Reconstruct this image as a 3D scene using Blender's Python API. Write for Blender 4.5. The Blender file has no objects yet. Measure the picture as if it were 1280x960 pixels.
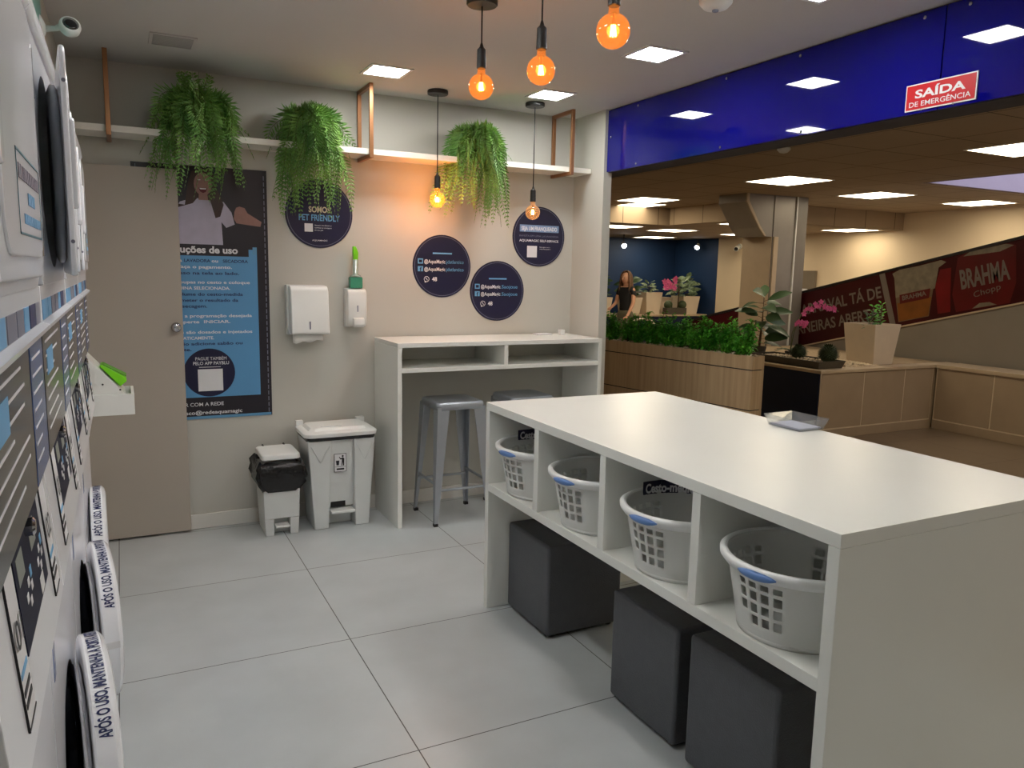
import bpy, math, random
from mathutils import Vector, Matrix
S = bpy.context.scene
COL = S.collection
R = math.radians
random.seed(7)
# ------------------------------------------------------------------ camera
cam_d = bpy.data.cameras.new('camera')
cam = bpy.data.objects.new('camera', cam_d)
COL.objects.link(cam)
YAW, PIT, ROL = 26.8927, 8.2277, 1.1356
F_PX = 964.2564
cam_d.sensor_width = 36.0
cam_d.lens = 36.0 * F_PX / 1280.0
cam_d.clip_start = 0.02
y_, t_, r_ = R(YAW), R(PIT), R(ROL)
Fw = Vector((math.sin(y_)*math.cos(t_), math.cos(y_)*math.cos(t_), -math.sin(t_)))
Rt = Vector((math.cos(y_), -math.sin(y_), 0))
Up = Rt.cross(Fw)
R2 = Rt*math.cos(r_) + Up*math.sin(r_)
U2 = -Rt*math.sin(r_) + Up*math.cos(r_)
m = Matrix((( R2.x, U2.x, -Fw.x, 0), (R2.y, U2.y, -Fw.y, 0), (R2.z, U2.z, -Fw.z, 1.5), (0, 0, 0, 1)))
cam.matrix_world = m
S.camera = cam
# ------------------------------------------------------------------ world, exposure
w = bpy.data.worlds.new('world'); S.world = w; w.use_nodes = True
w.node_tree.nodes['Background'].inputs[0].default_value = (0.9, 0.93, 1.0, 1)
w.node_tree.nodes['Background'].inputs[1].default_value = 0.05
S.view_settings.view_transform = 'Standard'
S.view_settings.look = 'None'
S.view_settings.exposure = 0.0
S.view_settings.gamma = 1.0
S.view_settings.use_curve_mapping = False
S.cycles.use_denoising = True
S.cycles.max_bounces = 8
S.cycles.diffuse_bounces = 5
S.cycles.glossy_bounces = 4
S.cycles.transparent_max_bounces = 16
S.cycles.sample_clamp_indirect = 6.0
S.cycles.caustics_reflective = False
S.cycles.caustics_refractive = False
LAUNDRY_LIGHT = 64.0     # radiance of the laundry ceiling panels
MALL_LIGHT = 11.0
BULB_W = 1.1
CZ = 2.533               # laundry ceiling
WY = 4.645               # back wall
MZ = 2.5                 # mall ceiling
LZ = 2.25                # lowered mall ceiling

# ------------------------------------------------------------------ materials
def lin(c):
    return tuple(((x/255.0)/12.92 if x/255.0 <= 0.04045 else ((x/255.0+0.055)/1.055)**2.4) for x in c)
MATS = {}
def mat(name, rgb, rough=0.5, metal=0.0, noise=0.0, nscale=8.0, bump=0.0, bscale=60.0, spec=0.5, coat=0.0,
        alpha=1.0, trans=0.0, emit=None, estr=0.0, stretch=None, sss=0.0, rgb2=None):
    if name in MATS: return MATS[name]
    M = bpy.data.materials.new(name); M.use_nodes = True
    nt = M.node_tree; N = nt.nodes; L = nt.links
    b = N['Principled BSDF']
    c = lin(rgb)
    b.inputs['Base Color'].default_value = (*c, 1)
    b.inputs['Roughness'].default_value = rough
    b.inputs['Metallic'].default_value = metal
    b.inputs['Specular IOR Level'].default_value = spec
    b.inputs['Coat Weight'].default_value = coat
    b.inputs['Coat Roughness'].default_value = 0.03
    b.inputs['Alpha'].default_value = alpha
    b.inputs['Transmission Weight'].default_value = trans
    if emit:
        b.inputs['Emission Color'].default_value = (*lin(emit), 1)
        b.inputs['Emission Strength'].default_value = estr
    tc = N.new('ShaderNodeTexCoord')
    co = tc.outputs['Object']
    if stretch:
        mp = N.new('ShaderNodeMapping'); mp.inputs['Scale'].default_value = stretch
        L.new(co, mp.inputs['Vector']); co = mp.outputs[0]
    if noise > 0:
        n = N.new('ShaderNodeTexNoise'); n.inputs['Scale'].default_value = nscale; n.inputs['Detail'].default_value = 5
        L.new(co, n.inputs['Vector'])
        rp = N.new('ShaderNodeValToRGB')
        c2 = lin(rgb2) if rgb2 else tuple(min(1, x*(1+noise)) for x in c)
        c1 = c if rgb2 else tuple(x*(1-noise) for x in c)
        rp.color_ramp.elements[0].position = 0.3; rp.color_ramp.elements[0].color = (*c1, 1)
        rp.color_ramp.elements[1].position = 0.7; rp.color_ramp.elements[1].color = (*c2, 1)
        L.new(n.outputs['Fac'], rp.inputs[0]); L.new(rp.outputs[0], b.inputs['Base Color'])
    if bump > 0:
        n = N.new('ShaderNodeTexNoise'); n.inputs['Scale'].default_value = bscale; n.inputs['Detail'].default_value = 3
        L.new(co, n.inputs['Vector'])
        bp = N.new('ShaderNodeBump'); bp.inputs['Strength'].default_value = bump; bp.inputs['Distance'].default_value = 0.01
        L.new(n.outputs['Fac'], bp.inputs['Height']); L.new(bp.outputs[0], b.inputs['Normal'])
    MATS[name] = M
    return M

def tile_mat(name, rgb, grout, x0, px, y0, py, gw, rough, noise=0.08, axes=(0, 1), nscale=3.0, bump=0.0):
    M = bpy.data.materials.new(name); M.use_nodes = True
    nt = M.node_tree; N = nt.nodes; L = nt.links; b = N['Principled BSDF']
    g = N.new('ShaderNodeNewGeometry'); sx = N.new('ShaderNodeSeparateXYZ'); L.new(g.outputs['Position'], sx.inputs[0])
    def axis(i, o, p):
        a = N.new('ShaderNodeMath'); a.operation = 'SUBTRACT'; a.inputs[1].default_value = o - gw/2; L.new(sx.outputs[i], a.inputs[0])
        d = N.new('ShaderNodeMath'); d.operation = 'DIVIDE'; d.inputs[1].default_value = p; L.new(a.outputs[0], d.inputs[0])
        f = N.new('ShaderNodeMath'); f.operation = 'FRACT'; L.new(d.outputs[0], f.inputs[0])
        c = N.new('ShaderNodeMath'); c.operation = 'LESS_THAN'; c.inputs[1].default_value = gw/p; L.new(f.outputs[0], c.inputs[0])
        return c
    A = axis(axes[0], x0, px); B = axis(axes[1], y0, py)
    mx = N.new('ShaderNodeMath'); mx.operation = 'MAXIMUM'; L.new(A.outputs[0], mx.inputs[0]); L.new(B.outputs[0], mx.inputs[1])
    n = N.new('ShaderNodeTexNoise'); n.inputs['Scale'].default_value = nscale; n.inputs['Detail'].default_value = 6; L.new(g.outputs['Position'], n.inputs['Vector'])
    rp = N.new('ShaderNodeValToRGB'); c = lin(rgb)
    rp.color_ramp.elements[0].position = 0.3; rp.color_ramp.elements[0].color = (*[x*(1-noise) for x in c], 1)
    rp.color_ramp.elements[1].position = 0.7; rp.color_ramp.elements[1].color = (*[x*(1+noise) for x in c], 1)
    L.new(n.outputs['Fac'], rp.inputs[0])
    mc = N.new('ShaderNodeMix'); mc.data_type = 'RGBA'
    L.new(mx.outputs[0], mc.inputs[0]); L.new(rp.outputs[0], mc.inputs[6]); mc.inputs[7].default_value = (*lin(grout), 1)
    L.new(mc.outputs[2], b.inputs['Base Color'])
    b.inputs['Roughness'].default_value = rough
    if bump:
        bp = N.new('ShaderNodeBump'); bp.inputs['Strength'].default_value = bump; bp.inputs['Distance'].default_value = 0.004
        iv = N.new('ShaderNodeMath'); iv.operation = 'SUBTRACT'; iv.inputs[0].default_value = 1; L.new(mx.outputs[0], iv.inputs[1])
        L.new(iv.outputs[0], bp.inputs['Height']); L.new(bp.outputs[0], b.inputs['Normal'])
    return M

def clear_mat(name, rgb, gloss=0.12, rough=0.05, opacity=0.1, emit=None, estr=0):
    """thin clear plastic or glass: tinted see-through with a surface reflection"""
    M = bpy.data.materials.new(name); M.use_nodes = True
    nt = M.node_tree; N = nt.nodes; L = nt.links; N.remove(N['Principled BSDF'])
    out = N['Material Output']
    t = N.new('ShaderNodeBsdfTransparent'); t.inputs[0].default_value = (*lin(rgb), 1)
    g = N.new('ShaderNodeBsdfGlossy'); g.inputs['Roughness'].default_value = rough
    d = N.new('ShaderNodeBsdfDiffuse'); d.inputs[0].default_value = (*lin(rgb), 1)
    m1 = N.new('ShaderNodeMixShader'); m1.inputs[0].default_value = opacity
    L.new(t.outputs[0], m1.inputs[1]); L.new(d.outputs[0], m1.inputs[2])
    lw = N.new('ShaderNodeLayerWeight'); lw.inputs[0].default_value = 0.5
    pw_ = N.new('ShaderNodeMath'); pw_.operation = 'POWER'; pw_.inputs[1].default_value = 3.0; L.new(lw.outputs['Facing'], pw_.inputs[0])
    mu = N.new('ShaderNodeMath'); mu.operation = 'MULTIPLY_ADD'; mu.inputs[1].default_value = gloss*2.0; mu.inputs[2].default_value = 0.04
    L.new(pw_.outputs[0], mu.inputs[0])
    m2 = N.new('ShaderNodeMixShader'); L.new(mu.outputs[0], m2.inputs[0]); L.new(m1.outputs[0], m2.inputs[1]); L.new(g.outputs[0], m2.inputs[2])
    last = m2
    if emit:
        e = N.new('ShaderNodeEmission'); e.inputs[0].default_value = (*lin(emit), 1); e.inputs[1].default_value = estr
        ad = N.new('ShaderNodeAddShader'); L.new(m2.outputs[0], ad.inputs[0]); L.new(e.outputs[0], ad.inputs[1]); last = ad
    L.new(last.outputs[0], out.inputs[0])
    return M
def emis(name, rgb, s):
    M = bpy.data.materials.new(name); M.use_nodes = True; N = M.node_tree.nodes; N.remove(N['Principled BSDF'])
    e = N.new('ShaderNodeEmission'); e.inputs[0].default_value = (*lin(rgb), 1); e.inputs[1].default_value = s
    M.node_tree.links.new(e.outputs[0], N['Material Output'].inputs[0]); return M

wall_m = mat('wall_paint', (194, 192, 184), 0.75, noise=0.02, nscale=1.2, bump=0.05, bscale=180)
ceil_m = mat('ceiling_paint', (196, 193, 190), 0.85, noise=0.015, nscale=1.0)
door_m = mat('door_laminate', (176, 167, 156), 0.55, noise=0.02, nscale=2)
teal_m = mat('teal_paint', (128, 178, 168), 0.6, noise=0.03)
white_m = mat('white_melamine', (234, 235, 230), 0.26, noise=0.012, nscale=3)
white2_m = mat('white_shelf_paint', (238, 234, 226), 0.4, noise=0.01)
base_m = mat('baseboard_white', (222, 220, 214), 0.4, noise=0.02)
app_m = mat('appliance_white', (243, 245, 251), 0.22, noise=0.01, coat=0.3)
app2_m = mat('appliance_inner_grey', (150, 156, 162), 0.3, noise=0.03)
plas_m = mat('white_plastic', (232, 234, 232), 0.35, noise=0.01)
binp_m = mat('bin_plastic', (214, 217, 216), 0.42, noise=0.02)
black_m = mat('black_plastic', (20, 20, 22), 0.4, noise=0.05)
dark_m = mat('dark_void', (6, 6, 8), 0.6, noise=0.1)
bag_m = mat('bin_bag_black', (18, 18, 20), 0.25, noise=0.2, nscale=20, bump=0.9, bscale=28)
brass_m = mat('copper_metal', (165, 118, 82), 0.35, metal=0.7, noise=0.06)
steel_m = mat('stool_steel_paint', (158, 164, 172), 0.3, metal=0.35, noise=0.04)
chrome_m = mat('chrome', (200, 200, 205), 0.15, metal=1.0, noise=0.01)
blue_acr = mat('blue_acrylic', (5, 6, 116), 0.03, noise=0.02, nscale=0.8, spec=0.5)
navy_m = mat('navy_vinyl', (24, 24, 58), 0.35, noise=0.04)
sky_m = mat('poster_blue', (92, 152, 200), 0.4, noise=0.04, nscale=3)
skyd_m = mat('poster_edge_blue', (96, 150, 190), 0.4, noise=0.02)
ink_w = mat('print_white', (225, 225, 228), 0.5, noise=0.01)
ink_b = mat('print_light_blue', (110, 170, 215), 0.5, noise=0.01)
ink_g = mat('print_grey', (120, 122, 140), 0.5, noise=0.01)
ink_n = mat('print_navy', (30, 42, 92), 0.5, noise=0.01)
ink_k = mat('print_black', (22, 22, 28), 0.5, noise=0.01)
red_m = mat('sign_red', (190, 16, 28), 0.35, noise=0.03)
otto_m = mat('grey_leatherette', (80, 82, 87), 0.5, noise=0.06, nscale=30, bump=0.25, bscale=220)
leaf_m = mat('fern_leaf', (84, 138, 66), 0.5, noise=0.3, nscale=9, rgb2=(140, 182, 92))
leafd_m = mat('fern_stem', (84, 92, 48), 0.6, noise=0.2)
box_m = mat('boxwood_leaf', (50, 140, 40), 0.5, noise=0.3, nscale=10, rgb2=(112, 194, 58))
fid_m = mat('broad_leaf', (58, 84, 52), 0.4, noise=0.25, nscale=9)
fid2_m = mat('variegated_leaf', (62, 92, 58), 0.4, noise=0.3, nscale=24, rgb2=(150, 165, 130))
cact_m = mat('succulent_green', (60, 74, 46), 0.6, noise=0.3, nscale=40, bump=0.8, bscale=90)
pink_m = mat('orchid_pink', (214, 92, 150), 0.5, noise=0.2, nscale=40)
trunk_m = mat('trunk_brown', (88, 66, 46), 0.8, noise=0.25, nscale=30)
lime_m = mat('lime_plastic', (122, 214, 26), 0.35, noise=0.05)
bask_m = mat('basket_plastic', (242, 243, 240), 0.3, noise=0.01, alpha=0.72)
handle_m = mat('handle_blue', (92, 128, 186), 0.4, noise=0.04)
wood_m = mat('planter_wood', (172, 146, 112), 0.5, noise=0.2, nscale=4.0, stretch=(8, 8, 0.4), rgb2=(194, 168, 132))
clad_m = mat('stone_cladding', (172, 152, 128), 0.5, noise=0.05, nscale=4)
grout_m = mat('cladding_grout', (222, 206, 180), 0.6, noise=0.03)
cap_m = mat('stone_cap', (198, 178, 150), 0.4, noise=0.06, nscale=10)
beige_m = mat('mall_wall_paint', (224, 204, 174), 0.8, noise=0.03, nscale=1)
bluew_m = mat('mall_blue_wall', (22, 52, 92), 0.6, noise=0.12, nscale=1.2)
dblue_m = mat('dark_blue_glass', (8, 28, 58), 0.35, noise=0.1, spec=0.3)
ramp_m = mat('ramp_grey_paint', (142, 134, 124), 0.6, noise=0.05, nscale=3)
colm_m = mat('column_grey', (150, 144, 138), 0.4, noise=0.04, metal=0.25)
coll_m = mat('column_panel', (196, 176, 150), 0.4, noise=0.04)
pot_m = mat('planter_cream', (228, 212, 190), 0.45, noise=0.03)
trough_m = mat('trough_grey', (78, 72, 62), 0.6, noise=0.1)
gravel_m = mat('gravel', (214, 196, 168), 0.8, noise=0.2, nscale=60)
maroon_m = mat('banner_maroon', (62, 6, 14), 0.3, noise=0.3, nscale=1.6, spec=0.35)
skin_m = mat('skin', (196, 146, 118), 0.55, noise=0.05)
hair_m = mat('hair_brown', (96, 66, 44), 0.5, noise=0.3, nscale=30)
cloth_k = mat('black_cloth', (16, 16, 20), 0.8, noise=0.2)
cloth_g = mat('trousers_cloth', (92, 88, 70), 0.8, noise=0.1)
glass_dark = mat('smoked_glass', (18, 20, 26), 0.06, noise=0.05, coat=0.8)
board_m = mat('board_gloss_grey', (62, 62, 66), 0.14, noise=0.06, nscale=4, spec=0.35)
board_b = mat('board_gloss_blue', (78, 104, 158), 0.16, noise=0.06, nscale=4, spec=0.35)
disp_m = mat('display_dark', (26, 28, 50), 0.5, noise=0.05, spec=0.12)
clear_m = clear_mat('clear_acrylic', (236, 238, 240), gloss=0.25, rough=0.04, opacity=0.12)
bulb_m = clear_mat('amber_glass', (255, 212, 160), gloss=0.25, rough=0.03, opacity=0.06, emit=(255, 140, 48), estr=0.22)
bulb2_m = clear_mat('pale_amber_glass', (255, 232, 205), gloss=0.25, rough=0.03, opacity=0.06, emit=(255, 175, 110), estr=0.12)
bottle_m = clear_mat('bottle_clear', (215, 230, 225), gloss=0.2, rough=0.08, opacity=0.3)
liquid_m = mat('green_liquid', (70, 150, 120), 0.2, noise=0.05)
fil_m = emis('filament', (255, 214, 130), 34)
led_m = emis('laundry_led', (251, 250, 246), LAUNDRY_LIGHT)
mled_m = emis('mall_led', (255, 238, 205), MALL_LIGHT)
spot_m = emis('spot_led', (230, 240, 255), 25)
sky_em = emis('skylight_glow', (226, 221, 242), 1.6)
floor_m = tile_mat('floor_tiles', (188, 193, 195), (70, 70, 70), -0.0702, 0.8443, 2.1264, 0.8206, 0.004, 0.3, noise=0.07)
mfloor_m = tile_mat('mall_floor_tiles', (128, 112, 92), (84, 72, 60), 3.1, 0.9, 0.2, 0.9, 0.006, 0.3, noise=0.05)
mceil_m = tile_mat('mall_ceiling_tiles', (160, 140, 116), (84, 68, 54), 0.205, 0.64, 0.44, 0.64, 0.012, 0.8, noise=0.03)

# ------------------------------------------------------------------ geometry helper
class G:
    def __init__(s): s.V = []; s.F = []
    def add(s, V, F):
        o = len(s.V); s.V += [tuple(v) for v in V]; s.F += [tuple(i+o for i in f) for f in F]; return s
    def box(s, x0, x1, y0, y1, z0, z1):
        x0, x1 = min(x0, x1), max(x0, x1); y0, y1 = min(y0, y1), max(y0, y1); z0, z1 = min(z0, z1), max(z0, z1)
        return s.add([(x0,y0,z0),(x1,y0,z0),(x1,y1,z0),(x0,y1,z0),(x0,y0,z1),(x1,y0,z1),(x1,y1,z1),(x0,y1,z1)],
                     [(0,3,2,1),(4,5,6,7),(0,1,5,4),(1,2,6,5),(2,3,7,6),(3,0,4,7)])
    def hexa(s, b, t):
        """bottom quad b, top quad t (both counter-clockwise seen from above)"""
        return s.add(list(b)+list(t), [(0,3,2,1),(4,5,6,7),(0,1,5,4),(1,2,6,5),(2,3,7,6),(3,0,4,7)])
    def prism(s, poly, a, b, axis='X'):
        n = len(poly)
        def P(u, v, k):
            return {'X': (k, u, v), 'Y': (u, k, v), 'Z': (u, v, k)}[axis]
        V = [P(u, v, a) for u, v in poly] + [P(u, v, b) for u, v in poly]
        F = [tuple(range(n))[::-1], tuple(range(n, 2*n))] + [(i, (i+1) % n, n+(i+1) % n, n+i) for i in range(n)]
        return s.add(V, F)
    def tube(s, pts, r, n=8, cap=True):
        pts = [Vector(p) for p in pts]; rr = r if isinstance(r, (list, tuple)) else [r]*len(pts)
        rings = []; up = Vector((0, 0, 1))
        for i, p in enumerate(pts):
            d = (pts[min(i+1, len(pts)-1)] - pts[max(i-1, 0)]).normalized()
            a = d.cross(up)
            if a.length < 0.05: a = d.cross(Vector((1, 0, 0)))
            a.normalize(); b = d.cross(a)
            rings.append([p + a*rr[i]*math.cos(2*math.pi*k/n) + b*rr[i]*math.sin(2*math.pi*k/n) for k in range(n)])
        V = [v for g in rings for v in g]; F = []
        for i in range(len(pts)-1):
            for k in range(n):
                F.append((i*n+k, i*n+(k+1) % n, (i+1)*n+(k+1) % n, (i+1)*n+k))
        if cap: F += [tuple(range(n))[::-1], tuple(range((len(pts)-1)*n, len(pts)*n))]
        return s.add(V, F)
    def lathe(s, prof, c=(0, 0, 0), n=24, axis='Z', sx=1.0, sy=1.0, cap=True):
        """prof: list of (radius, height)"""
        V = []; F = []
        for r, h in prof:
            for k in range(n):
                a = 2*math.pi*k/n; u, v = r*math.cos(a)*sx, r*math.sin(a)*sy
                V.append({'Z': (c[0]+u, c[1]+v, c[2]+h), 'X': (c[0]+h, c[1]+u, c[2]+v), 'Y': (c[0]+u, c[1]+h, c[2]+v)}[axis])
        for i in range(len(prof)-1):
            for k in range(n): F.append((i*n+k, i*n+(k+1) % n, (i+1)*n+(k+1) % n, (i+1)*n+k))
        if prof[0] == prof[-1]: cap = False
        if cap and prof[0][0] > 1e-4: F.append(tuple(range(n))[::-1])
        if cap and prof[-1][0] > 1e-4: F.append(tuple(range((len(prof)-1)*n, len(prof)*n)))
        return s.add(V, F)
    def ball(s, c, r, n=16, m_=10, sz=1.0):
        prof = [(r*math.sin(math.pi*i/m_) if 0 < i < m_ else 0.0001, -r*sz*math.cos(math.pi*i/m_)) for i in range(m_+1)]
        return s.lathe(prof, c, n)
    def poly(s, pts): return s.add(pts, [tuple(range(len(pts)))])
    def xf(s, M):
        s.V = [tuple(M @ Vector(v)) for v in s.V]; return s
    def text(s, body, org, right, up, h, width=None, bold=0.0, align='L', lift=0.001, depth=0.0):
        """flat lettering: org = left (or centre) of the baseline, h = capital height, in metres"""
        cu = bpy.data.curves.new('t', 'FONT'); cu.body = body; cu.size = 1.0; cu.offset = bold; cu.extrude = 0
        cu.resolution_u = 3
        ob = bpy.data.objects.new('t', cu); me = bpy.data.meshes.new_from_object(ob)
        P = [v.co.copy() for v in me.vertices]; Fc = [tuple(p.vertices) for p in me.polygons]
        bpy.data.objects.remove(ob); bpy.data.curves.remove(cu); bpy.data.meshes.remove(me)
        if not P: return s
        x0 = min(p.x for p in P); x1 = max(p.x for p in P); k = h/0.73; kx = k if width is None else width/(x1-x0)
        off = 0 if align == 'L' else ((x1-x0)*kx/2 if align == 'C' else (x1-x0)*kx)
        right = Vector(right).normalized(); up = Vector(up).normalized(); nr = right.cross(up); org = Vector(org)
        V = [org + right*((p.x-x0)*kx-off) + up*(p.y*k) + nr*lift for p in P]
        return s.add(V, Fc)
    def build(s, name, m_, parent=None, smooth=False, bevel=0.0, seg=2, local=False, two=None):
        me = bpy.data.meshes.new(name)
        V = s.V
        if parent is not None and not local:
            o = world_loc(parent); V = [(v[0]-o.x, v[1]-o.y, v[2]-o.z) for v in V]
        me.from_pydata(V, [], s.F); me.update()
        import bmesh
        bm = bmesh.new(); bm.from_mesh(me); bmesh.ops.recalc_face_normals(bm, faces=bm.faces) if not getattr(s, 'flat', False) else None
        bm.to_mesh(me); bm.free()
        if smooth:
            for p in me.polygons: p.use_smooth = True
        me.materials.append(m_)
        ob = bpy.data.objects.new(name, me); COL.objects.link(ob)
        if parent is not None: ob.parent = parent
        if bevel:
            md = ob.modifiers.new('bevel', 'BEVEL'); md.width = bevel; md.segments = seg; md.limit_method = 'ANGLE'; md.angle_limit = R(40)
            if smooth is False and seg > 1:
                for p in me.polygons: p.use_smooth = True
                wn = ob.modifiers.new('wn', 'WEIGHTED_NORMAL'); wn.keep_sharp = False
        return ob
    def flatmesh(s): s.flat = True; return s
def world_loc(o):
    v = Vector((0, 0, 0))
    while o is not None: v += o.location; o = o.parent
    return v
def tag(o, label=None, cat=None, group=None, kind=None):
    if label: o['label'] = label
    if cat: o['category'] = cat
    if group: o['group'] = group
    if kind: o['kind'] = kind
    return o
def thing(name, loc, label, cat, group=None, rz=0.0):
    o = bpy.data.objects.new(name, None); COL.objects.link(o); o.empty_display_size = 0.05
    o.location = loc; o.rotation_euler = (0, 0, rz)
    return tag(o, label, cat, group)
def struct(name, g, m_, **k):
    return tag(g.build(name, m_, **k), kind='structure')
def dup(root, loc, label=None, rz=None):
    c = root.copy(); COL.objects.link(c); c.location = loc
    if rz is not None: c.rotation_euler = (0, 0, rz)
    if label: c['label'] = label
    for ch in list(root.children):
        d = ch.copy(); COL.objects.link(d); d.parent = c
        for g in list(ch.children):
            e = g.copy(); COL.objects.link(e); e.parent = d
    return c
def B(*a): return G().box(*a)

# ================================================================== SETTING
struct('floor', B(-0.9, 2.86, -2.6, 4.8, -0.1, 0), floor_m)
struct('wall_back', B(-0.9, 2.86, WY, WY+0.12, 0, CZ), wall_m)
wl = G().box(-0.9, -0.22, 3.60, WY, 0, CZ).box(-0.9, -0.22, -2.6, 3.60, 2.02, CZ).box(-0.95, -0.9, -2.6, WY, 0, CZ)
struct('wall_left', wl, wall_m)
struct('trim_1', B(-0.22, -0.212, 0.3, 3.45, 2.03, CZ), teal_m)
struct('wall_rear', B(-0.9, 10.9, -2.7, -2.6, 0, 2.6), wall_m)
struct('ceiling', B(-0.95, 3.0, -2.6, 4.8, CZ, CZ+0.12), ceil_m)
struct('wall_right', G().box(2.80, 2.86, 4.28, WY, 0, CZ), wall_m)
struct('beam', G().box(2.835, 3.0, -2.6, 4.76, 2.145, CZ), mat('beam_dark', (46, 42, 46), 0.7, noise=0.2, nscale=12))
struct('baseboard_back', B(0.30, 2.80, WY-0.015, WY, 0, 0.085), base_m, bevel=0.003)
struct('baseboard_side', B(2.785, 2.80, 4.28, WY-0.015, 0, 0.085), base_m, bevel=0.003)
d = struct('door_1', B(-0.219, 0.298, 4.585, 4.62, 0.012, 2.008), door_m, bevel=0.002)
G().lathe([(0.026, 0.0), (0.026, -0.006), (0.012, -0.012), (0.012, -0.028), (0.024, -0.034), (0.024, -0.045), (0.016, -0.05)], (0.262, 4.585, 1.168), 20, 'Y').build('door_knob', chrome_m, d, smooth=True)
# ---- mall shell
struct('mall_floor', B(2.86, 10.9, -2.6, 14.0, -0.1, 0), mfloor_m).name = 'floor_mall'
HX0, HY1 = 7.50, 5.44
mc = G().box(3.0, HX0, -2.6, 9.55, MZ, MZ+0.1).box(HX0, 10.9, HY1, 8.02, MZ, MZ+0.1)
struct('ceiling_mall', mc, mceil_m)
struct('ceiling_lowered', G().box(HX0, 10.65, 8.02, 13.4, LZ, LZ+0.12).box(2.86, HX0, 9.55, 13.4, LZ, LZ+0.12).box(7.42, 7.5, 8.06, 9.5, LZ, MZ).box(7.42, 10.65, 7.98, 8.06, LZ, MZ).box(2.86, 7.5, 9.551, 9.62, LZ+0.12, MZ), mceil_m)
struct('trim_2', G().box(HX0-0.04, HX0, -2.6, HY1, MZ, MZ+1.0).box(HX0-0.04, 10.9, HY1-0.02, HY1, MZ+0.01, MZ+1.0), mat('skylight_well', (214, 208, 226), 0.8, noise=0.02))
struct('skylight', G().box(HX0, 10.9, -2.6, HY1, MZ+0.95, MZ+1.0), sky_em).name = 'window_1'
struct('wall_mall_far', B(2.86, 10.9, 13.4, 13.5, 0, 2.6), bluew_m)
struct('wall_mall_right', B(10.65, 10.78, -2.6, 12.05, 0, 2.6), beige_m)
struct('wall_mall_niche', B(10.65, 10.78, 12.05, 13.4, 0, 2.6), bluew_m)
struct('wall_mall_left', B(2.5, 2.86, 4.78, 13.4, 0, 2.6), beige_m)
# service door in the mall wall
dd = struct('door_2', B(10.61, 10.65, 9.55, 9.98, 0.0, 1.63), mat('service_door_grey', (120, 108, 92), 0.6, noise=0.04))
B(10.604, 10.61, 9.7, 9.82, 1.28, 1.32).build('door_notice', ink_w, dd)

# ================================================================== LAUNDRY LIGHT PANELS
def light_panel(x, y, z, s, led, label, cat='ceiling light', group=None, fr=None):
    t = thing('ceiling_light', (x, y, z), label, cat, group)
    f = s/2; o = f + (fr or 0.018)
    G().box(x-o, x+o, y-o, y-f, z-0.006, z).box(x-o, x+o, y+f, y+o, z-0.006, z).box(x-o, x-f, y-f, y+f, z-0.006, z).box(x+f, x+o, y-f, y+f, z-0.006, z).build('frame', plas_m, t)
    B(x-f, x+f, y-f, y+f, z-0.004, z-0.001).build('diffuser', led, t)
    return t
for x, y, lb in ((1.30, 4.09, 'square white ceiling panel light left, above the copper shelf bracket'),
                 (2.30, 4.11, 'square white ceiling panel light above the right hanging bulb'),
                 (2.30, 3.12, 'square white ceiling panel light nearest the blue fascia'),
                 (2.30, 2.14, 'square ceiling panel light out of view above the island, mirrored in the blue fascia')):
    light_panel(x, y, CZ, 0.19, led_m, lb)
for x, y in ((1.30, 1.15), (0.45, 1.9), (0.45, 2.75), (1.3, -0.6)):  # unseen panels added to light the machines and the near room
    light_panel(x, y, CZ, 0.19, led_m, 'unseen square ceiling panel light added to brighten the machines and room', group='added ceiling lights out of view')
# ceiling vent and detector
t = thing('ceiling_vent', (0.27, 4.07, CZ), 'flat square grey grille flush in the ceiling near the left fern', 'vent')
B(0.17, 0.37, 3.98, 4.18, CZ-0.006, CZ).build('frame', ceil_m, t, bevel=0.002)
g = G()
for k in range(9): g.box(0.185, 0.355, 3.995+k*0.02, 4.005+k*0.02, CZ-0.009, CZ-0.006)
g.build('slats', mat('vent_grey', (168, 166, 164), 0.7, noise=0.02), t)
t = thing('smoke_detector', (2.06, 2.423, CZ), 'round cream smoke detector on the ceiling, cut by the top edge', 'smoke detector')
G().lathe([(0.062, 0), (0.062, -0.012), (0.045, -0.03), (0.02, -0.036)], (2.06, 2.423, CZ), 28).build('housing', plas_m, t, smooth=True)
G().lathe([(0.012, -0.036), (0.012, -0.042), (0.004, -0.045)], (2.06, 2.423, CZ), 16).build('sensor', ink_g, t)

# ================================================================== ISLAND TABLE
IX0, IX1, IY0, IY1, IZ = 1.405, 2.317, 1.137, 3.014, 0.938
T = 0.034
t = thing('island_table', (1.86, 2.07, 0), 'long white island table with open basket cubbies and grey cubes below', 'table')
B(IX0, IX1, IY0, IY1, IZ-T, IZ).build('tabletop', white_m, t, bevel=0.0015)
for y in (IY0, IY1-T): B(IX0, IX1, y, y+T, 0, IZ-T-0.0005).build('end_panel', white_m, t, bevel=0.0015)
B(IX0+0.001, IX1-0.001, IY0+T, IY1-T, 0.545, 0.545+T).build('cubby_shelf', white_m, t, bevel=0.0015)
DIV = (1.605, 2.076, 2.538)
for y in DIV: B(IX0+0.001, IX1-0.001, y, y+T, 0.545+T, IZ-T-0.0005).build('divider', white_m, t, bevel=0.0015)
B(1.86, 1.875, IY0+T, IY1-T, 0.545+T, IZ-T).build('back_panel', white_m, t)

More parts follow.
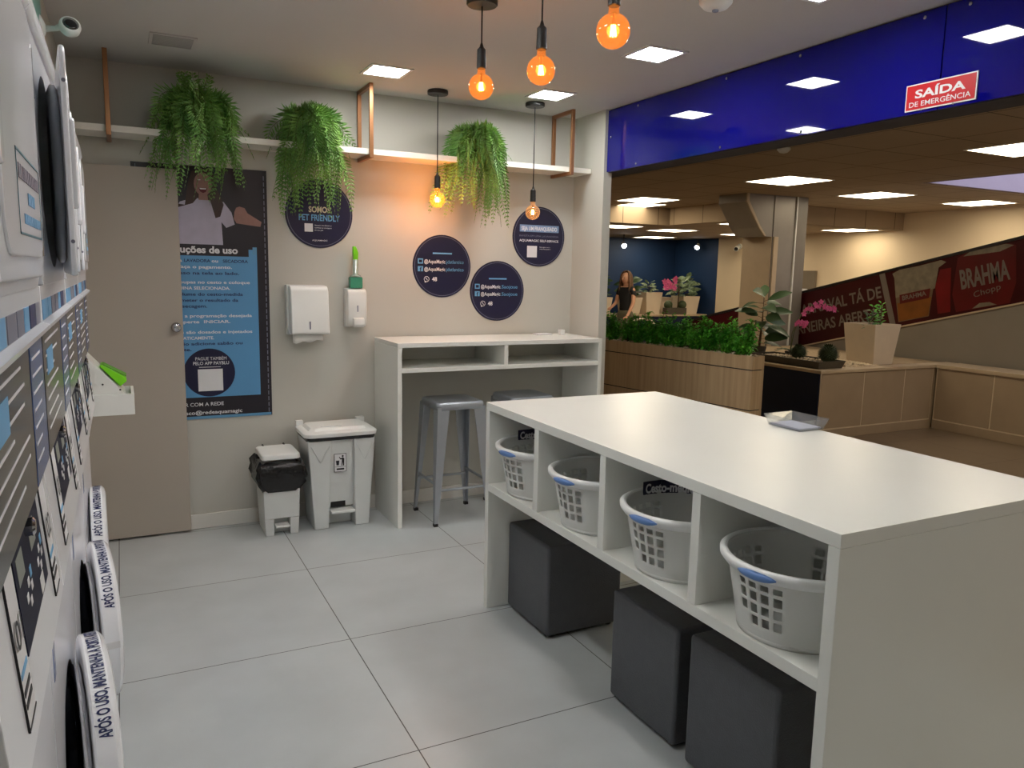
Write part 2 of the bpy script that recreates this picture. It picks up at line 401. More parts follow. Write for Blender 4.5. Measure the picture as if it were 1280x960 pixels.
# ---- laundry baskets
def basket(cy, label):
    cx, zb = 1.568, 0.579; Hh = 0.205; rb, rt = 0.152, 0.190
    t = thing('laundry_basket', (cx, cy, zb), label, 'laundry basket', 'round baskets in the island cubbies')
    g = G(); n = 96; rows = 24
    V = []; F = []
    for j in range(rows+1):
        f = j/rows; r = rb + (rt-rb)*f; z = f*Hh
        for k in range(n):
            a = 2*math.pi*(k-4)/n; V.append((r*math.cos(a), r*math.sin(a), z))
    def hole(j, k):
        kk = k % 24                     # four groups of slots round the wall
        return (kk in (1, 2, 4, 5, 7, 8, 10, 11)) and 4 <= j <= 18 and (j % 4) != 0 and not (kk in (1, 2) and j < 8)
    for j in range(rows):
        for k in range(n):
            if hole(j, k): continue
            F.append((j*n+k, j*n+(k+1) % n, (j+1)*n+(k+1) % n, (j+1)*n+k))
    g.add(V, F)
    g.V.append((0, 0, 0.0)); c = len(g.V)-1
    g.F += [(c, (k+1) % n, k) for k in range(n)]
    ob = g.build('body', bask_m, t, smooth=True, local=True)
    md = ob.modifiers.new('s', 'SOLIDIFY'); md.thickness = 0.003
    G().lathe([(rt-0.002, Hh-0.030), (rt+0.006, Hh-0.026), (rt+0.017, Hh-0.012), (rt+0.018, Hh), (rt+0.010, Hh+0.005), (rt, Hh+0.003), (rt-0.002, Hh-0.010), (rt-0.002, Hh-0.030)], (0, 0, 0), 64).build('rim', mat('basket_rim', (236, 238, 238), 0.28, noise=0.01), t, smooth=True, local=True)
    G().lathe([(rb-0.004, 0.0), (rb+0.002, 0.0), (rb+0.003, 0.012), (rb-0.003, 0.012), (rb-0.004, 0.0)], (0, 0, 0), 48).build('base_ring', bask_m, t, smooth=True, local=True)
    for a0 in (R(192), R(12)):
        g = G(); pts = []
        for i in range(9):
            a = a0 + R(-15 + 30*i/8); r = rt + 0.019
            pts.append((r*math.cos(a), r*math.sin(a), Hh-0.012 - 0.006*abs(i-4)/4*0))
        rr = [0.002, 0.007, 0.010, 0.011, 0.0115, 0.011, 0.010, 0.007, 0.002]
        g.tube(pts, rr, 10).build('handle', handle_m, t, smooth=True, local=True)
    return t
def tub_sign(t, name='tag_strip'):
    # curved black label inside the far rim
    a0, a1 = R(36), R(100); r = 0.186; z0, z1 = 0.184, 0.234
    g = G(); n = 14
    for k in range(n):
        a = a0+(a1-a0)*k/n; b = a0+(a1-a0)*(k+1)/n
        g.add([(r*math.cos(a), r*math.sin(a), z0), (r*math.cos(b), r*math.sin(b), z0), (r*math.cos(b), r*math.sin(b), z1), (r*math.cos(a), r*math.sin(a), z1)], [(0, 1, 2, 3)])
    for V_ in (g,):
        pass
    s = g.build(name, navy_m, t, local=True)
    md = s.modifiers.new('s', 'SOLIDIFY'); md.thickness = 0.002
    # lettering wrapped on the inside
    h = G().text('Cesto-medida', (0, 0, 0), (1, 0, 0), (0, 1, 0), 0.032, width=0.195, bold=0.035, lift=0)
    V = []
    for x, y, z in h.V:
        a = a1 - R(3) - (x/r); V.append(((r-0.0035)*math.cos(a), (r-0.0035)*math.sin(a), z0+0.010+y))
    h.V = V
    h.build('lettering', ink_w, s, local=True)
BC = (1.388, 1.857, 2.324, 2.776)
basket(BC[0], 'translucent basket with blue handles in the nearest, rightmost cubby')
b2 = basket(BC[1], 'translucent basket with a black Cesto-medida tag in the second cubby from the near end'); tub_sign(b2)
basket(BC[2], 'translucent basket without a tag between two tagged baskets')
b4 = basket(BC[3], 'translucent basket with a black tag in the far cubby beside the bar stool'); tub_sign(b4)

# ---- cube ottomans
def cube_seat(x0, x1, y0, y1, h, label):
    t = thing('cube_ottoman', ((x0+x1)/2, (y0+y1)/2, 0), label, 'ottoman', 'grey cube ottomans under the island')
    B(x0, x1, y0, y1, 0.012, h).build('upholstery', otto_m, t, bevel=0.014, seg=4)
    for sx in (x0+0.04, x1-0.04):
        for sy in (y0+0.04, y1-0.04): G().lathe([(0.018, 0), (0.018, 0.013)], (sx, sy, 0), 12).build('foot', black_m, t)
    g = G()
    for (a, b) in (((x0, y0), (x1, y0)), ((x1, y0), (x1, y1)), ((x1, y1), (x0, y1)), ((x0, y1), (x0, y0))):
        g.tube([(a[0], a[1], h-0.055), (b[0], b[1], h-0.055)], 0.0016, 6)
    return t
cube_seat(1.50, 1.865, 2.60, 2.965, 0.40, 'dark grey cube ottoman under the far end of the white island')
cube_seat(1.50, 1.865, 1.78, 2.14, 0.405, 'dark grey cube ottoman in the middle of the three under the island')
cube_seat(1.49, 1.855, 1.355, 1.715, 0.43, 'dark grey cube ottoman nearest the camera under the island')

# ---- clear tray on the island
t = thing('acrylic_tray', (2.27, 2.09, IZ), 'small clear acrylic tray holding papers on the white island top', 'tray')
x0, x1, y0, y1 = 2.212, 2.335, 2.01, 2.165
g = G(); a = 0.014
for (p, q) in (((x0, y0), (x1, y0)), ((x1, y0), (x1, y1)), ((x1, y1), (x0, y1)), ((x0, y1), (x0, y0))):
    def fl(pt, s_): return (pt[0] + (-s_ if pt[0] == x0 else s_), pt[1] + (-s_ if pt[1] == y0 else s_))
    P, Q = fl(p, a), fl(q, a); Pi, Qi = fl(p, a-0.003), fl(q, a-0.003); pi, qi = fl(p, -0.003), fl(q, -0.003)
    g.add([(p[0], p[1], IZ+0.003), (q[0], q[1], IZ+0.003), (Q[0], Q[1], IZ+0.043), (P[0], P[1], IZ+0.043), (pi[0], pi[1], IZ+0.003), (qi[0], qi[1], IZ+0.003), (Qi[0], Qi[1], IZ+0.043), (Pi[0], Pi[1], IZ+0.043)],
          [(0, 1, 2, 3), (5, 4, 7, 6), (3, 2, 6, 7), (0, 4, 5, 1)])
g.box(x0, x1, y0, y1, IZ+0.0005, IZ+0.003)
g.build('tray_body', clear_m, t)
tag(B(x0+0.006, x1-0.006, y0+0.006, y1-0.006, IZ+0.0035, IZ+0.010).build('paper_stack', mat('pale_lilac_paper', (206, 210, 232), 0.7, noise=0.03)), 'stack of pale lilac papers lying in the clear acrylic tray', 'papers')

# ================================================================== HIGH TABLE
HX0_, HX1_, HY0, HYB, HZ = 1.3865, 2.7645, 4.174, 4.625, 1.0895
t = thing('bar_table', (2.08, 4.4, 0), 'tall white bar table with two open slots against the back wall', 'table')
th = 0.026
B(HX0_, HX1_, HY0, HYB, HZ-th, HZ).build('tabletop', white_m, t, bevel=0.0015)
for x in (HX0_, HX1_-th): B(x, x+th, HY0, HYB, 0, HZ-th-0.0005).build('end_panel', white_m, t, bevel=0.0015)
B(HX0_+th, HX1_-th, HY0+0.001, HYB, 0.918, 0.918+th).build('lower_shelf', white_m, t, bevel=0.0015)
B(2.062, 2.062+th, HY0+0.001, HYB, 0.918+th, HZ-th-0.0005).build('divider', white_m, t)
B(HX0_+th, HX1_-th, HYB-0.012, HYB, 0.918+th, HZ-th).build('back_panel', white_m, t)
tag(B(2.63, 2.665, 4.48, 4.515, HZ, HZ+0.035).build('wall_adapter', plas_m, bevel=0.004), 'small white cube adapter on the right end of the bar table', 'adapter')
tag(B(2.47, 2.575, 4.50, 4.58, HZ, HZ+0.008).build('paper_pad', ink_w, bevel=0.001), 'thin white notepad lying on the bar table near the adapter', 'notepad')

# ================================================================== STOOLS
def stool(x, y, label):
    t = thing('metal_stool', (x, y, 0), label, 'bar stool', 'grey metal stools under the bar table')
    sz = 0.735; s = 0.148; f = 0.183
    g = G()
    def ring(h, zz, n=6, cr=0.035):
        P = []
        for (cx_, cy_, a0) in ((h-cr, h-cr, 0), (-h+cr, h-cr, 90), (-h+cr, -h+cr, 180), (h-cr, -h+cr, 270)):
            for i in range(n+1):
                a = R(a0 + 90*i/n); P.append((cx_+cr*math.cos(a), cy_+cr*math.sin(a), zz))
        return P
    rings = [ring(s+0.006, sz-0.045), ring(s+0.004, sz-0.012), ring(s-0.002, sz-0.003), ring(s-0.014, sz), ring(s-0.03, sz-0.006)]
    n = len(rings[0]); V = [v for r_ in rings for v in r_]; F = []
    for i in range(len(rings)-1):
        for k in range(n): F.append((i*n+k, i*n+(k+1) % n, (i+1)*n+(k+1) % n, (i+1)*n+k))
    F.append(tuple(range((len(rings)-1)*n, len(rings)*n)))
    g.add(V, F); o = g.build('seat', steel_m, t, smooth=True, local=True)
    md = o.modifiers.new('s', 'SOLIDIFY'); md.thickness = 0.002; md.offset = -1
    for sx in (-1, 1):
        for sy in (-1, 1):
            g = G()
            # folded sheet leg: an L section that narrows to the foot
            tx, ty, bx_, by_ = sx*(s+0.004), sy*(s+0.004), sx*f, sy*f
            wt, wb = 0.075, 0.022
            z1, z0 = sz-0.03, 0.015
            th_ = 0.004
            def L(x_, y_, w_, z): return [(x_, y_, z), (x_-sx*w_, y_, z), (x_-sx*w_, y_-sy*th_, z), (x_-sx*th_, y_-sy*th_, z), (x_-sx*th_, y_-sy*w_, z), (x_, y_-sy*w_, z)]
            A = L(bx_, by_, wb, z0); C = L(tx, ty, wt, z1)
            g.add(A+C, [(0, 1, 2, 3, 4, 5), (11, 10, 9, 8, 7, 6)]+[(i, (i+1) % 6, 6+(i+1) % 6, 6+i) for i in range(6)])
            l = g.build('leg', steel_m, t, local=True)
            G().box(bx_-sx*0.024, bx_+sx*0.001, by_-sy*0.024, by_+sy*0.001, 0, 0.018).build('rubber_foot', black_m, l, local=True)
    q = f-0.012-(f-s)*0.27
    for (a, b) in (((-q, -q), (q, -q)), ((q, -q), (q, q)), ((q, q), (-q, q)), ((-q, q), (-q, -q))):
        dz = 0.205 if a[1] == b[1] else 0.24
        G().box(min(a[0], b[0])-0.002, max(a[0], b[0])+0.002, min(a[1], b[1])-0.006, max(a[1], b[1])+0.006, dz, dz+0.014).build('footrest', steel_m, t, bevel=0.002, local=True) if a[1] == b[1] else \
        G().box(a[0]-0.006, a[0]+0.006, min(a[1], b[1]), max(a[1], b[1]), dz, dz+0.014).build('footrest', steel_m, t, bevel=0.002, local=True)
    return t
stool(1.775, 4.30, 'grey metal bar stool at left under the bar table, legs in full view')
stool(2.275, 4.33, 'grey metal bar stool mostly hidden behind the island corner')

# ================================================================== BINS
def rrect(x0, x1, y0, y1, r, z, n=4):
    P = []
    for (cx_, cy_, a0) in ((x1-r, y1-r, 0), (x0+r, y1-r, 90), (x0+r, y0+r, 180), (x1-r, y0+r, 270)):
        for i in range(n+1):
            a = R(a0+90*i/n); P.append((cx_+r*math.cos(a), cy_+r*math.sin(a), z))
    return P
def loft(rings, cap0=True, cap1=True):
    n = len(rings[0]); V = [v for r_ in rings for v in r_]; F = []
    for i in range(len(rings)-1):
        for k in range(n): F.append((i*n+k, i*n+(k+1) % n, (i+1)*n+(k+1) % n, (i+1)*n+k))
    if cap0: F.append(tuple(range(n))[::-1])
    if cap1: F.append(tuple(range((len(rings)-1)*n, len(rings)*n)))
    return G().add(V, F)
# small bin
t = thing('pedal_bin', (0.757, 4.45, 0), 'small white pedal bin with a black bag folded over its rim', 'bin')
x0, x1, y0, y1 = 0.668, 0.847, 4.325, 4.565
g = G()
g.hexa([(x0, y0+0.012, 0.0), (x0+0.045, y0+0.012, 0.0), (x0+0.045, y1, 0.0), (x0, y1, 0.0)], [(x0-0.006, y0+0.006, 0.10), (x0+0.045, y0+0.006, 0.10), (x0+0.045, y1, 0.10), (x0-0.006, y1, 0.10)])
g.hexa([(x1-0.045, y0+0.012, 0.0), (x1, y0+0.012, 0.0), (x1, y1, 0.0), (x1-0.045, y1, 0.0)], [(x1-0.045, y0+0.006, 0.10), (x1+0.006, y0+0.006, 0.10), (x1+0.006, y1, 0.10), (x1-0.045, y1, 0.10)])
g.box(x0+0.045, x1-0.045, y0+0.07, y1, 0.0, 0.10)
g.hexa([(x0-0.006, y0+0.006, 0.10), (x1+0.006, y0+0.006, 0.10), (x1+0.006, y1, 0.10), (x0-0.006, y1, 0.10)], [(x0-0.014, y0-0.006, 0.40), (x1+0.014, y0-0.006, 0.40), (x1+0.014, y1+0.012, 0.40), (x0-0.014, y1+0.012, 0.40)])
g.build('body', binp_m, t, bevel=0.004)
B(x0+0.052, x1-0.052, y0-0.018, y0+0.06, 0.05, 0.062).build('pedal', plas_m, t, bevel=0.003)
rr = []
random.seed(3)
def wob(P, amt, s_):
    cx_ = sum(p[0] for p in P)/len(P); cy_ = sum(p[1] for p in P)/len(P); Q = []
    for i, p in enumerate(P):
        k = 1 + amt*(math.sin(i*1.9+s_)+0.6*math.sin(i*3.7+2*s_))
        Q.append((cx_+(p[0]-cx_)*k, cy_+(p[1]-cy_)*k, p[2]+0.006*math.sin(i*1.3+s_*2)))
    return Q
for z, e, am in ((0.405, -0.004, 0.0), (0.43, 0.012, 0.02), (0.40, 0.028, 0.05), (0.35, 0.030, 0.06), (0.30, 0.022, 0.05), (0.272, 0.006, 0.03), (0.262, 0.002, 0.0)):
    rr.append(wob(rrect(x0-0.014-e, x1+0.014+e, y0-0.006-e, y1+0.0+min(e, 0.02), 0.03, z, 6), am, z*30))
loft(rr, False, False).build('bin_bag', bag_m, t, smooth=True)
zz = 0.44
lid = loft([rrect(x0-0.012, x1+0.012, y0-0.008, y1, 0.02, zz), rrect(x0-0.016, x1+0.016, y0-0.012, y1, 0.02, zz+0.006), rrect(x0-0.014, x1+0.014, y0-0.010, y1, 0.02, zz+0.028), rrect(x0-0.004, x1+0.004, y0+0.01, y1, 0.02, zz+0.034)])
lid.build('lid', plas_m, t, bevel=0.002)
for hx in (x0+0.03, x1-0.03): G().tube([(hx, y1-0.01, zz+0.03), (hx, y1+0.012, zz+0.036), (hx, y1+0.018, zz+0.01)], 0.006, 8).build('hinge', black_m, t)
# large bin
t = thing('pedal_bin', (1.10, 4.45, 0), 'large white pedal bin with a litter symbol, right of the small bin', 'bin')
x0, x1, y0, y1 = 0.942, 1.262, 4.31, 4.56
g = G(); fx0, fx1 = x0+0.085, x1-0.085
def leg_(xa, xb, xat, xbt):
    g.hexa([(xa, y0+0.03, 0), (xb, y0+0.03, 0), (xb, y1, 0), (xa, y1, 0)], [(xat, y0, 0.535), (xbt, y0, 0.535), (xbt, y1+0.03, 0.535), (xat, y1+0.03, 0.535)])
leg_(x0, fx0-0.004, x0-0.04, fx0+0.01)
leg_(fx1+0.004, x1, fx1-0.01, x1+0.03)
g.hexa([(fx0-0.004, y0+0.062, 0.115), (fx1+0.004, y0+0.062, 0.115), (fx1+0.004, y1, 0.115), (fx0-0.004, y1, 0.115)], [(fx0+0.01, y0+0.014, 0.535), (fx1-0.01, y0+0.014, 0.535), (fx1-0.01, y1+0.03, 0.535), (fx0+0.01, y1+0.03, 0.535)])
g.box(fx0, fx1, y0+0.12, y1, 0.0, 0.115)
g.build('body', binp_m, t, bevel=0.006)
B(fx0+0.006, fx1-0.006, y0-0.002, y0+0.10, 0.092, 0.106).build('pedal', plas_m, t, bevel=0.003)
B(fx0+0.015, fx1-0.05, y0+0.055, y0+0.0635, 0.118, 0.15).build('pedal_slot', dark_m, t)
g = G()
for (xa, xb) in ((x0-0.02, fx0-0.006), (fx1+0.006, x1+0.012)):
    xm = (xa+xb)/2
    g.tube([(xa, y0-0.001, 0.50), (xm+0.004, y0+0.003, 0.40), (xb+0.006, y0-0.001, 0.50)], 0.0022, 6)
g.build('moulded_chevron', binp_m, t, smooth=True)
loft([rrect(x0-0.044, x1+0.034, y0-0.006, y1+0.03, 0.03, 0.530), rrect(x0-0.048, x1+0.036, y0-0.010, y1+0.03, 0.03, 0.552)], False, False).build('bin_bag', bag_m, t, smooth=True)
zl = 0.552
lid = loft([rrect(x0-0.058, x1+0.044, y0-0.022, y1+0.03, 0.05, zl, 6), rrect(x0-0.060, x1+0.046, y0-0.024, y1+0.03, 0.05, zl+0.022, 6), rrect(x0-0.045, x1+0.030, y0-0.004, y1+0.02, 0.05, zl+0.030, 6),
            rrect(x0-0.025, x1+0.014, y0+0.02, y1+0.01, 0.04, zl+0.030, 6), rrect(x0-0.01, x1, y0+0.035, y1, 0.04, zl+0.046, 6)])
lid.build('lid', plas_m, t, smooth=False, bevel=0.003)
B(x0+0.05, x0+0.17, y0+0.055, y0+0.075, zl+0.046, zl+0.05).build('lid_handle', binp_m, t, bevel=0.002)
B(x0-0.052, x0-0.01, y1+0.005, y1+0.038, zl+0.01, zl+0.055).build('hinge', plas_m, t, bevel=0.003)
B(x1-0.01, x1+0.04, y1+0.005, y1+0.038, zl+0.01, zl+0.055).build('hinge', plas_m, t, bevel=0.003)
# litter symbol
sy = y0+0.030; sx = 1.092; sz0 = 0.335
lab = B(sx-0.036, sx+0.036, sy-0.006, sy-0.0035, sz0, sz0+0.108).xf(Matrix.Identity(4)).build('litter_symbol', ink_k, t)
B(sx-0.033, sx+0.033, sy-0.0072, sy-0.0061, sz0+0.003, sz0+0.105).build('symbol_ground', ink_w, lab)
g = G(); yk = sy-0.0082
def pY(pts): g.poly([(sx+a, yk, sz0+b) for a, b in pts])
pY([(-0.026, 0.068), (-0.006, 0.068), (-0.009, 0.040), (-0.023, 0.040)])
pY([(0.006, 0.036), (0.011, 0.036), (0.013, 0.058), (0.016, 0.036), (0.022, 0.036), (0.023, 0.078), (0.016, 0.086), (0.002, 0.080), (-0.004, 0.090), (-0.008, 0.088), (0.0, 0.073), (0.009, 0.074)])
for k in range(10):
    pass
cpts = [(0.014+0.006*math.cos(2*math.pi*i/12), 0.093+0.006*math.sin(2*math.pi*i/12)) for i in range(12)]; pY(cpts)
pY([(-0.03, 0.030), (0.03, 0.030), (0.03, 0.032), (-0.03, 0.032)])
pY([(-0.022, 0.012), (0.022, 0.012), (0.022, 0.022), (-0.022, 0.022)])
g.flatmesh().build('symbol_print', ink_k, lab)

# ================================================================== TOWEL AND SOAP DISPENSERS
t = thing('towel_dispenser', (0.97, WY, 1.26), 'white paper towel dispenser on the back wall with a towel hanging out', 'towel dispenser')
x0, x1, z0, z1 = 0.862, 1.090, 1.120, 1.400
prof = [(WY-0.002, z0), (WY-0.125, z0), (WY-0.128, z0+0.02), (WY-0.105, z1-0.03), (WY-0.085, z1-0.006), (WY-0.07, z1), (WY-0.002, z1)]
G().prism(prof, x0+0.006, x1-0.002, 'X').build('cover', plas_m, t, bevel=0.009, seg=3)
B(x0-0.006, x1-0.012, WY-0.05, WY, z0-0.004, z1+0.004).build('back_plate', binp_m, t, bevel=0.002)
B(0.970, 0.977, WY-0.1285, WY-0.1225, 1.150, 1.195).build('window_slot', ink_g, t)
g = G(); n = 10
V = []; F = []
for i in range(n+1):
    x = 0.880 + 0.175*i/n
    for j, (dy, z) in enumerate(((0.085, z0+0.004), (0.090, z0-0.02), (0.098, z0-0.048 + 0.014*(i/n)**2 - 0.006*math.sin(i*1.4)))):
        V.append((x, WY-dy, z))
for i in range(n):
    for j in range(2): F.append((i*3+j, i*3+j+1, (i+1)*3+j+1, (i+1)*3+j))
o = g.add(V, F).build('paper_towel', mat('tissue', (226, 226, 222), 0.9, noise=0.03, bump=0.3, bscale=60), t, smooth=True)
o.modifiers.new('s', 'SOLIDIFY').thickness = 0.002
t = thing('soap_dispenser', (1.265, WY, 1.27), 'narrow white soap dispenser on the back wall under a green topped bottle', 'soap dispenser')
x0, x1, z0, z1 = 1.207, 1.325, 1.158, 1.388
prof = [(WY-0.002, z0), (WY-0.06, z0), (WY-0.075, z0+0.03), (WY-0.085, z0+0.08), (WY-0.08, z1-0.03), (WY-0.06, z1-0.004), (WY-0.04, z1), (WY-0.002, z1)]
G().prism(prof, x0, x1, 'X').build('cover', plas_m, t, bevel=0.01, seg=3)
B(x0-0.004, x0+0.03, WY-0.03, WY, z0-0.004, z1-0.002).build('back_plate', binp_m, t, bevel=0.002)
G().prism([(WY-0.07, z0+0.002), (WY-0.088, z0-0.004), (WY-0.104, z0+0.012), (WY-0.100, z0+0.05), (WY-0.078, z0+0.056)], x0+0.03, x1-0.022, 'X').build('push_lever', plas_m, t, bevel=0.005)
B(1.263, 1.269, WY-0.0875, WY-0.083, 1.248, 1.286).build('level_window', ink_g, t)
t = thing('spray_bottle', (1.266, 4.595, 1.388), 'clear bottle with green liquid and lime cap on the soap dispenser', 'bottle')
bx_, by_ = 1.266, 4.603
B(bx_-0.038, bx_+0.038, by_-0.025, by_+0.025, 1.388, 1.455).build('liquid', liquid_m, t, bevel=0.006)
G().lathe([(0.036, 0.067), (0.03, 0.075), (0.016, 0.082), (0.015, 0.17), (0.010, 0.172)], (bx_, by_, 1.388), 20).build('neck', bottle_m, t, smooth=True)
loft([rrect(bx_-0.014, bx_+0.014, by_-0.012, by_+0.012, 0.006, 1.556), rrect(bx_-0.016, bx_+0.016, by_-0.014, by_+0.014, 0.006, 1.60), rrect(bx_-0.016, bx_+0.002, by_-0.012, by_+0.012, 0.005, 1.635)]).build('cap', lime_m, t, bevel=0.002)

# ================================================================== POSTER
PX0, PX1, PZ0, PZ1 = 0.078, 0.768, 0.641, 2.040
YP = WY-0.006
t = thing('instruction_poster', (0.42, WY, 1.34), 'dark instructions poster with a laughing woman, half behind the sliding door', 'poster')
B(PX0, PX1, YP, WY, PZ0, PZ1).build('panel', mat('poster_dark', (30, 26, 36), 0.45, noise=0.2, nscale=2), t)
def fl(name, polys, m_, y, parent):
    g = G()
    for k_, P in enumerate(polys): g.poly([(a, y-0.0001*k_, b) for a, b in P])
    return g.flatmesh().build(name, m_, parent)
fl('text_ground', [[(PX0+0.012, 0.765), (0.705, 0.765), (0.705, 1.598), (0.660, 1.598), (0.660, 1.558), (PX0+0.012, 1.558)]], sky_m, YP-0.001, t)
fl('corner_tab', [[(0.682, 1.57), (0.705, 1.57), (0.705, 1.612), (0.682, 1.612)]], skyd_m, YP-0.0014, t)
fl('bottom_strip', [[(PX0, PZ0-0.0), (PX1-0.005, PZ0), (PX1-0.005, PZ0+0.016), (PX0, PZ0+0.016)]], skyd_m, YP-0.001, t)
fl('stitch_line', [[(0.748, z), (0.753, z), (0.753, z+0.024), (0.748, z+0.024)] for z in [0.66+0.034*i for i in range(40)]] + [[(0.098, 1.995), (0.101, 1.995), (0.101, 2.03), (0.098, 2.03)]], ink_g, YP-0.001, t)
# printed woman
pw = fl('printed_shirt', [[(0.27, 1.62), (0.275, 1.78), (0.31, 1.845), (0.385, 1.872), (0.43, 1.862), (0.475, 1.872), (0.535, 1.855), (0.575, 1.80), (0.590, 1.735), (0.545, 1.715), (0.52, 1.745), (0.525, 1.62)]], mat('printed_shirt_white', (178, 172, 192), 0.5, noise=0.08, nscale=12), YP-0.0012, t)
fl('printed_hair', [[(0.335, 1.83), (0.355, 1.95), (0.375, 2.01), (0.43, 2.03), (0.485, 2.01), (0.50, 1.93), (0.535, 1.84), (0.515, 1.775), (0.49, 1.765), (0.465, 1.86), (0.40, 1.87), (0.375, 1.84), (0.30, 1.815), (0.29, 1.835)]], mat('printed_hair_dark', (58, 38, 34), 0.5, noise=0.1), YP-0.0018, t)
fc = [(0.430+0.046*math.cos(2*math.pi*i/24), 1.945+0.062*math.sin(2*math.pi*i/24)) for i in range(24)]
skp = mat('printed_skin_tone', (150, 112, 104), 0.5, noise=0.1, nscale=20)
fl('printed_arm', [[(0.586, 1.765), (0.590, 1.805), (0.60, 1.828), (0.618, 1.835), (0.645, 1.828), (0.66, 1.80), (0.735, 1.755), (0.728, 1.728), (0.66, 1.735), (0.60, 1.742)]], skp, YP-0.0024, t)
fl('printed_face', [fc, [(0.405, 1.86), (0.455, 1.86), (0.45, 1.91), (0.41, 1.91)]], mat('printed_skin_tone', (150, 112, 104), 0.5, noise=0.1, nscale=20), YP-0.0024, t)
fl('printed_mouth', [[(0.408, 1.925), (0.452, 1.925), (0.445, 1.905), (0.430, 1.897), (0.415, 1.905)]], mat('printed_mouth_red', (92, 26, 34), 0.5, noise=0.05), YP-0.0030, t)
fl('printed_eyes', [[(0.400, 1.965), (0.418, 1.970), (0.418, 1.965)], [(0.442, 1.970), (0.460, 1.965), (0.442, 1.965)], [(0.412, 1.9235), (0.448, 1.9235), (0.444, 1.917), (0.416, 1.917)]], ink_w, YP-0.0036, t)
X_, Z_ = (1, 0, 0), (0, 0, 1)
def tx(name, lines, m_, y, parent):
    g = G()
    for (s_, x, z, h, wd, al, bd) in lines: g.text(s_, (x, y, z), X_, Z_, h, wd, bd, al, 0.0012)
    return g.flatmesh().build(name, m_, parent)
tx('title_lettering', [('Instruções de uso', 0.602, 1.574, 0.038, 0.405, 'R', 0.035)], ink_w, YP, t)
wl_ = []; nl_ = []
rows = [(1.523, 'Escolha a', 'w', 0.31, 'R'), (1.523, 'LAVADORA', 'n', 0.455, 'R'), (1.523, 'ou', 'w', 0.495, 'R'), (1.523, 'SECADORA', 'n', 0.655, 'R'),
        (1.489, 'disponível e faça o pagamento.', 'w', 0.568, 'R'), (1.455, 'passo a passo na tela ao lado.', 'n', 0.605, 'R'),
        (1.405, 'Separe suas roupas no cesto e coloque', 'w', 0.662, 'R'), (1.372, 'na MÁQUINA SELECIONADA.', 'w', 0.555, 'R'),
        (1.338, 'Usar o volume do cesto-medida', 'n', 0.622, 'R'), (1.305, 'não comprometer o resultado da', 'n', 0.596, 'R'), (1.272, 'lavagem ou secagem.', 'n', 0.43, 'R'),
        (1.218, 'Selecione a programação desejada', 'w', 0.668, 'R'), (1.185, 'no painel e aperte  INICIAR.', 'w', 0.550, 'R'),
        (1.127, 'Os produtos são dosados e injetados', 'w', 0.668, 'R'), (1.094, 'AUTOMATICAMENTE.', 'w', 0.460, 'R'),
        (1.062, 'Se necessário adicione sabão ou', 'n', 0.612, 'R'), (1.030, 'amaciante.', 'n', 0.34, 'R')]
for z, s_, c, x, al in rows: (wl_ if c == 'w' else nl_).append((s_, x, z, 0.0172, None, al, 0.022))
def fitw(lst):  # squeeze long lines so that they start on the poster
    out = []
    for s_, x, z, h, wd, al, bd in lst:
        est = len(s_)*h*0.92
        out.append((s_, x, z, h, min(est, x-0.10) if len(s_) > 10 else len(s_)*h*0.98, al, bd))
    return out
tx('white_lettering', fitw(wl_), ink_w, YP-0.001, t)
tx('navy_lettering', fitw(nl_), ink_n, YP-0.001, t)
c0 = (0.430, 0.905)
rd = t
disc = fl('round_badge', [[(c0[0]+0.137*math.cos(2*math.pi*i/48), c0[1]+0.137*math.sin(2*math.pi*i/48)) for i in range(48)]], navy_m, YP-0.0016, t)
tx('badge_lettering', [('PAGUE TAMBÉM', c0[0]+0.01, 0.976, 0.019, 0.165, 'C', 0.0), ('PELO APP PAYBLU', c0[0]+0.01, 0.950, 0.019, 0.19, 'C', 0.01)], ink_w, YP-0.002, disc)
fl('badge_bar', [[(0.375, 0.935), (0.49, 0.935), (0.49, 0.938), (0.375, 0.938)], [(0.368, 0.80), (0.50, 0.80), (0.50, 0.925), (0.368, 0.925)]], ink_w, YP-0.0022, disc)
tx('footer_lettering', [('VENHA LAVAR COM A REDE', 0.50, 0.715, 0.021, 0.39, 'R', 0.01), ('bosco@redeaquamagic', 0.60, 0.668, 0.021, 0.34, 'R', 0.015)], ink_w, YP, t)

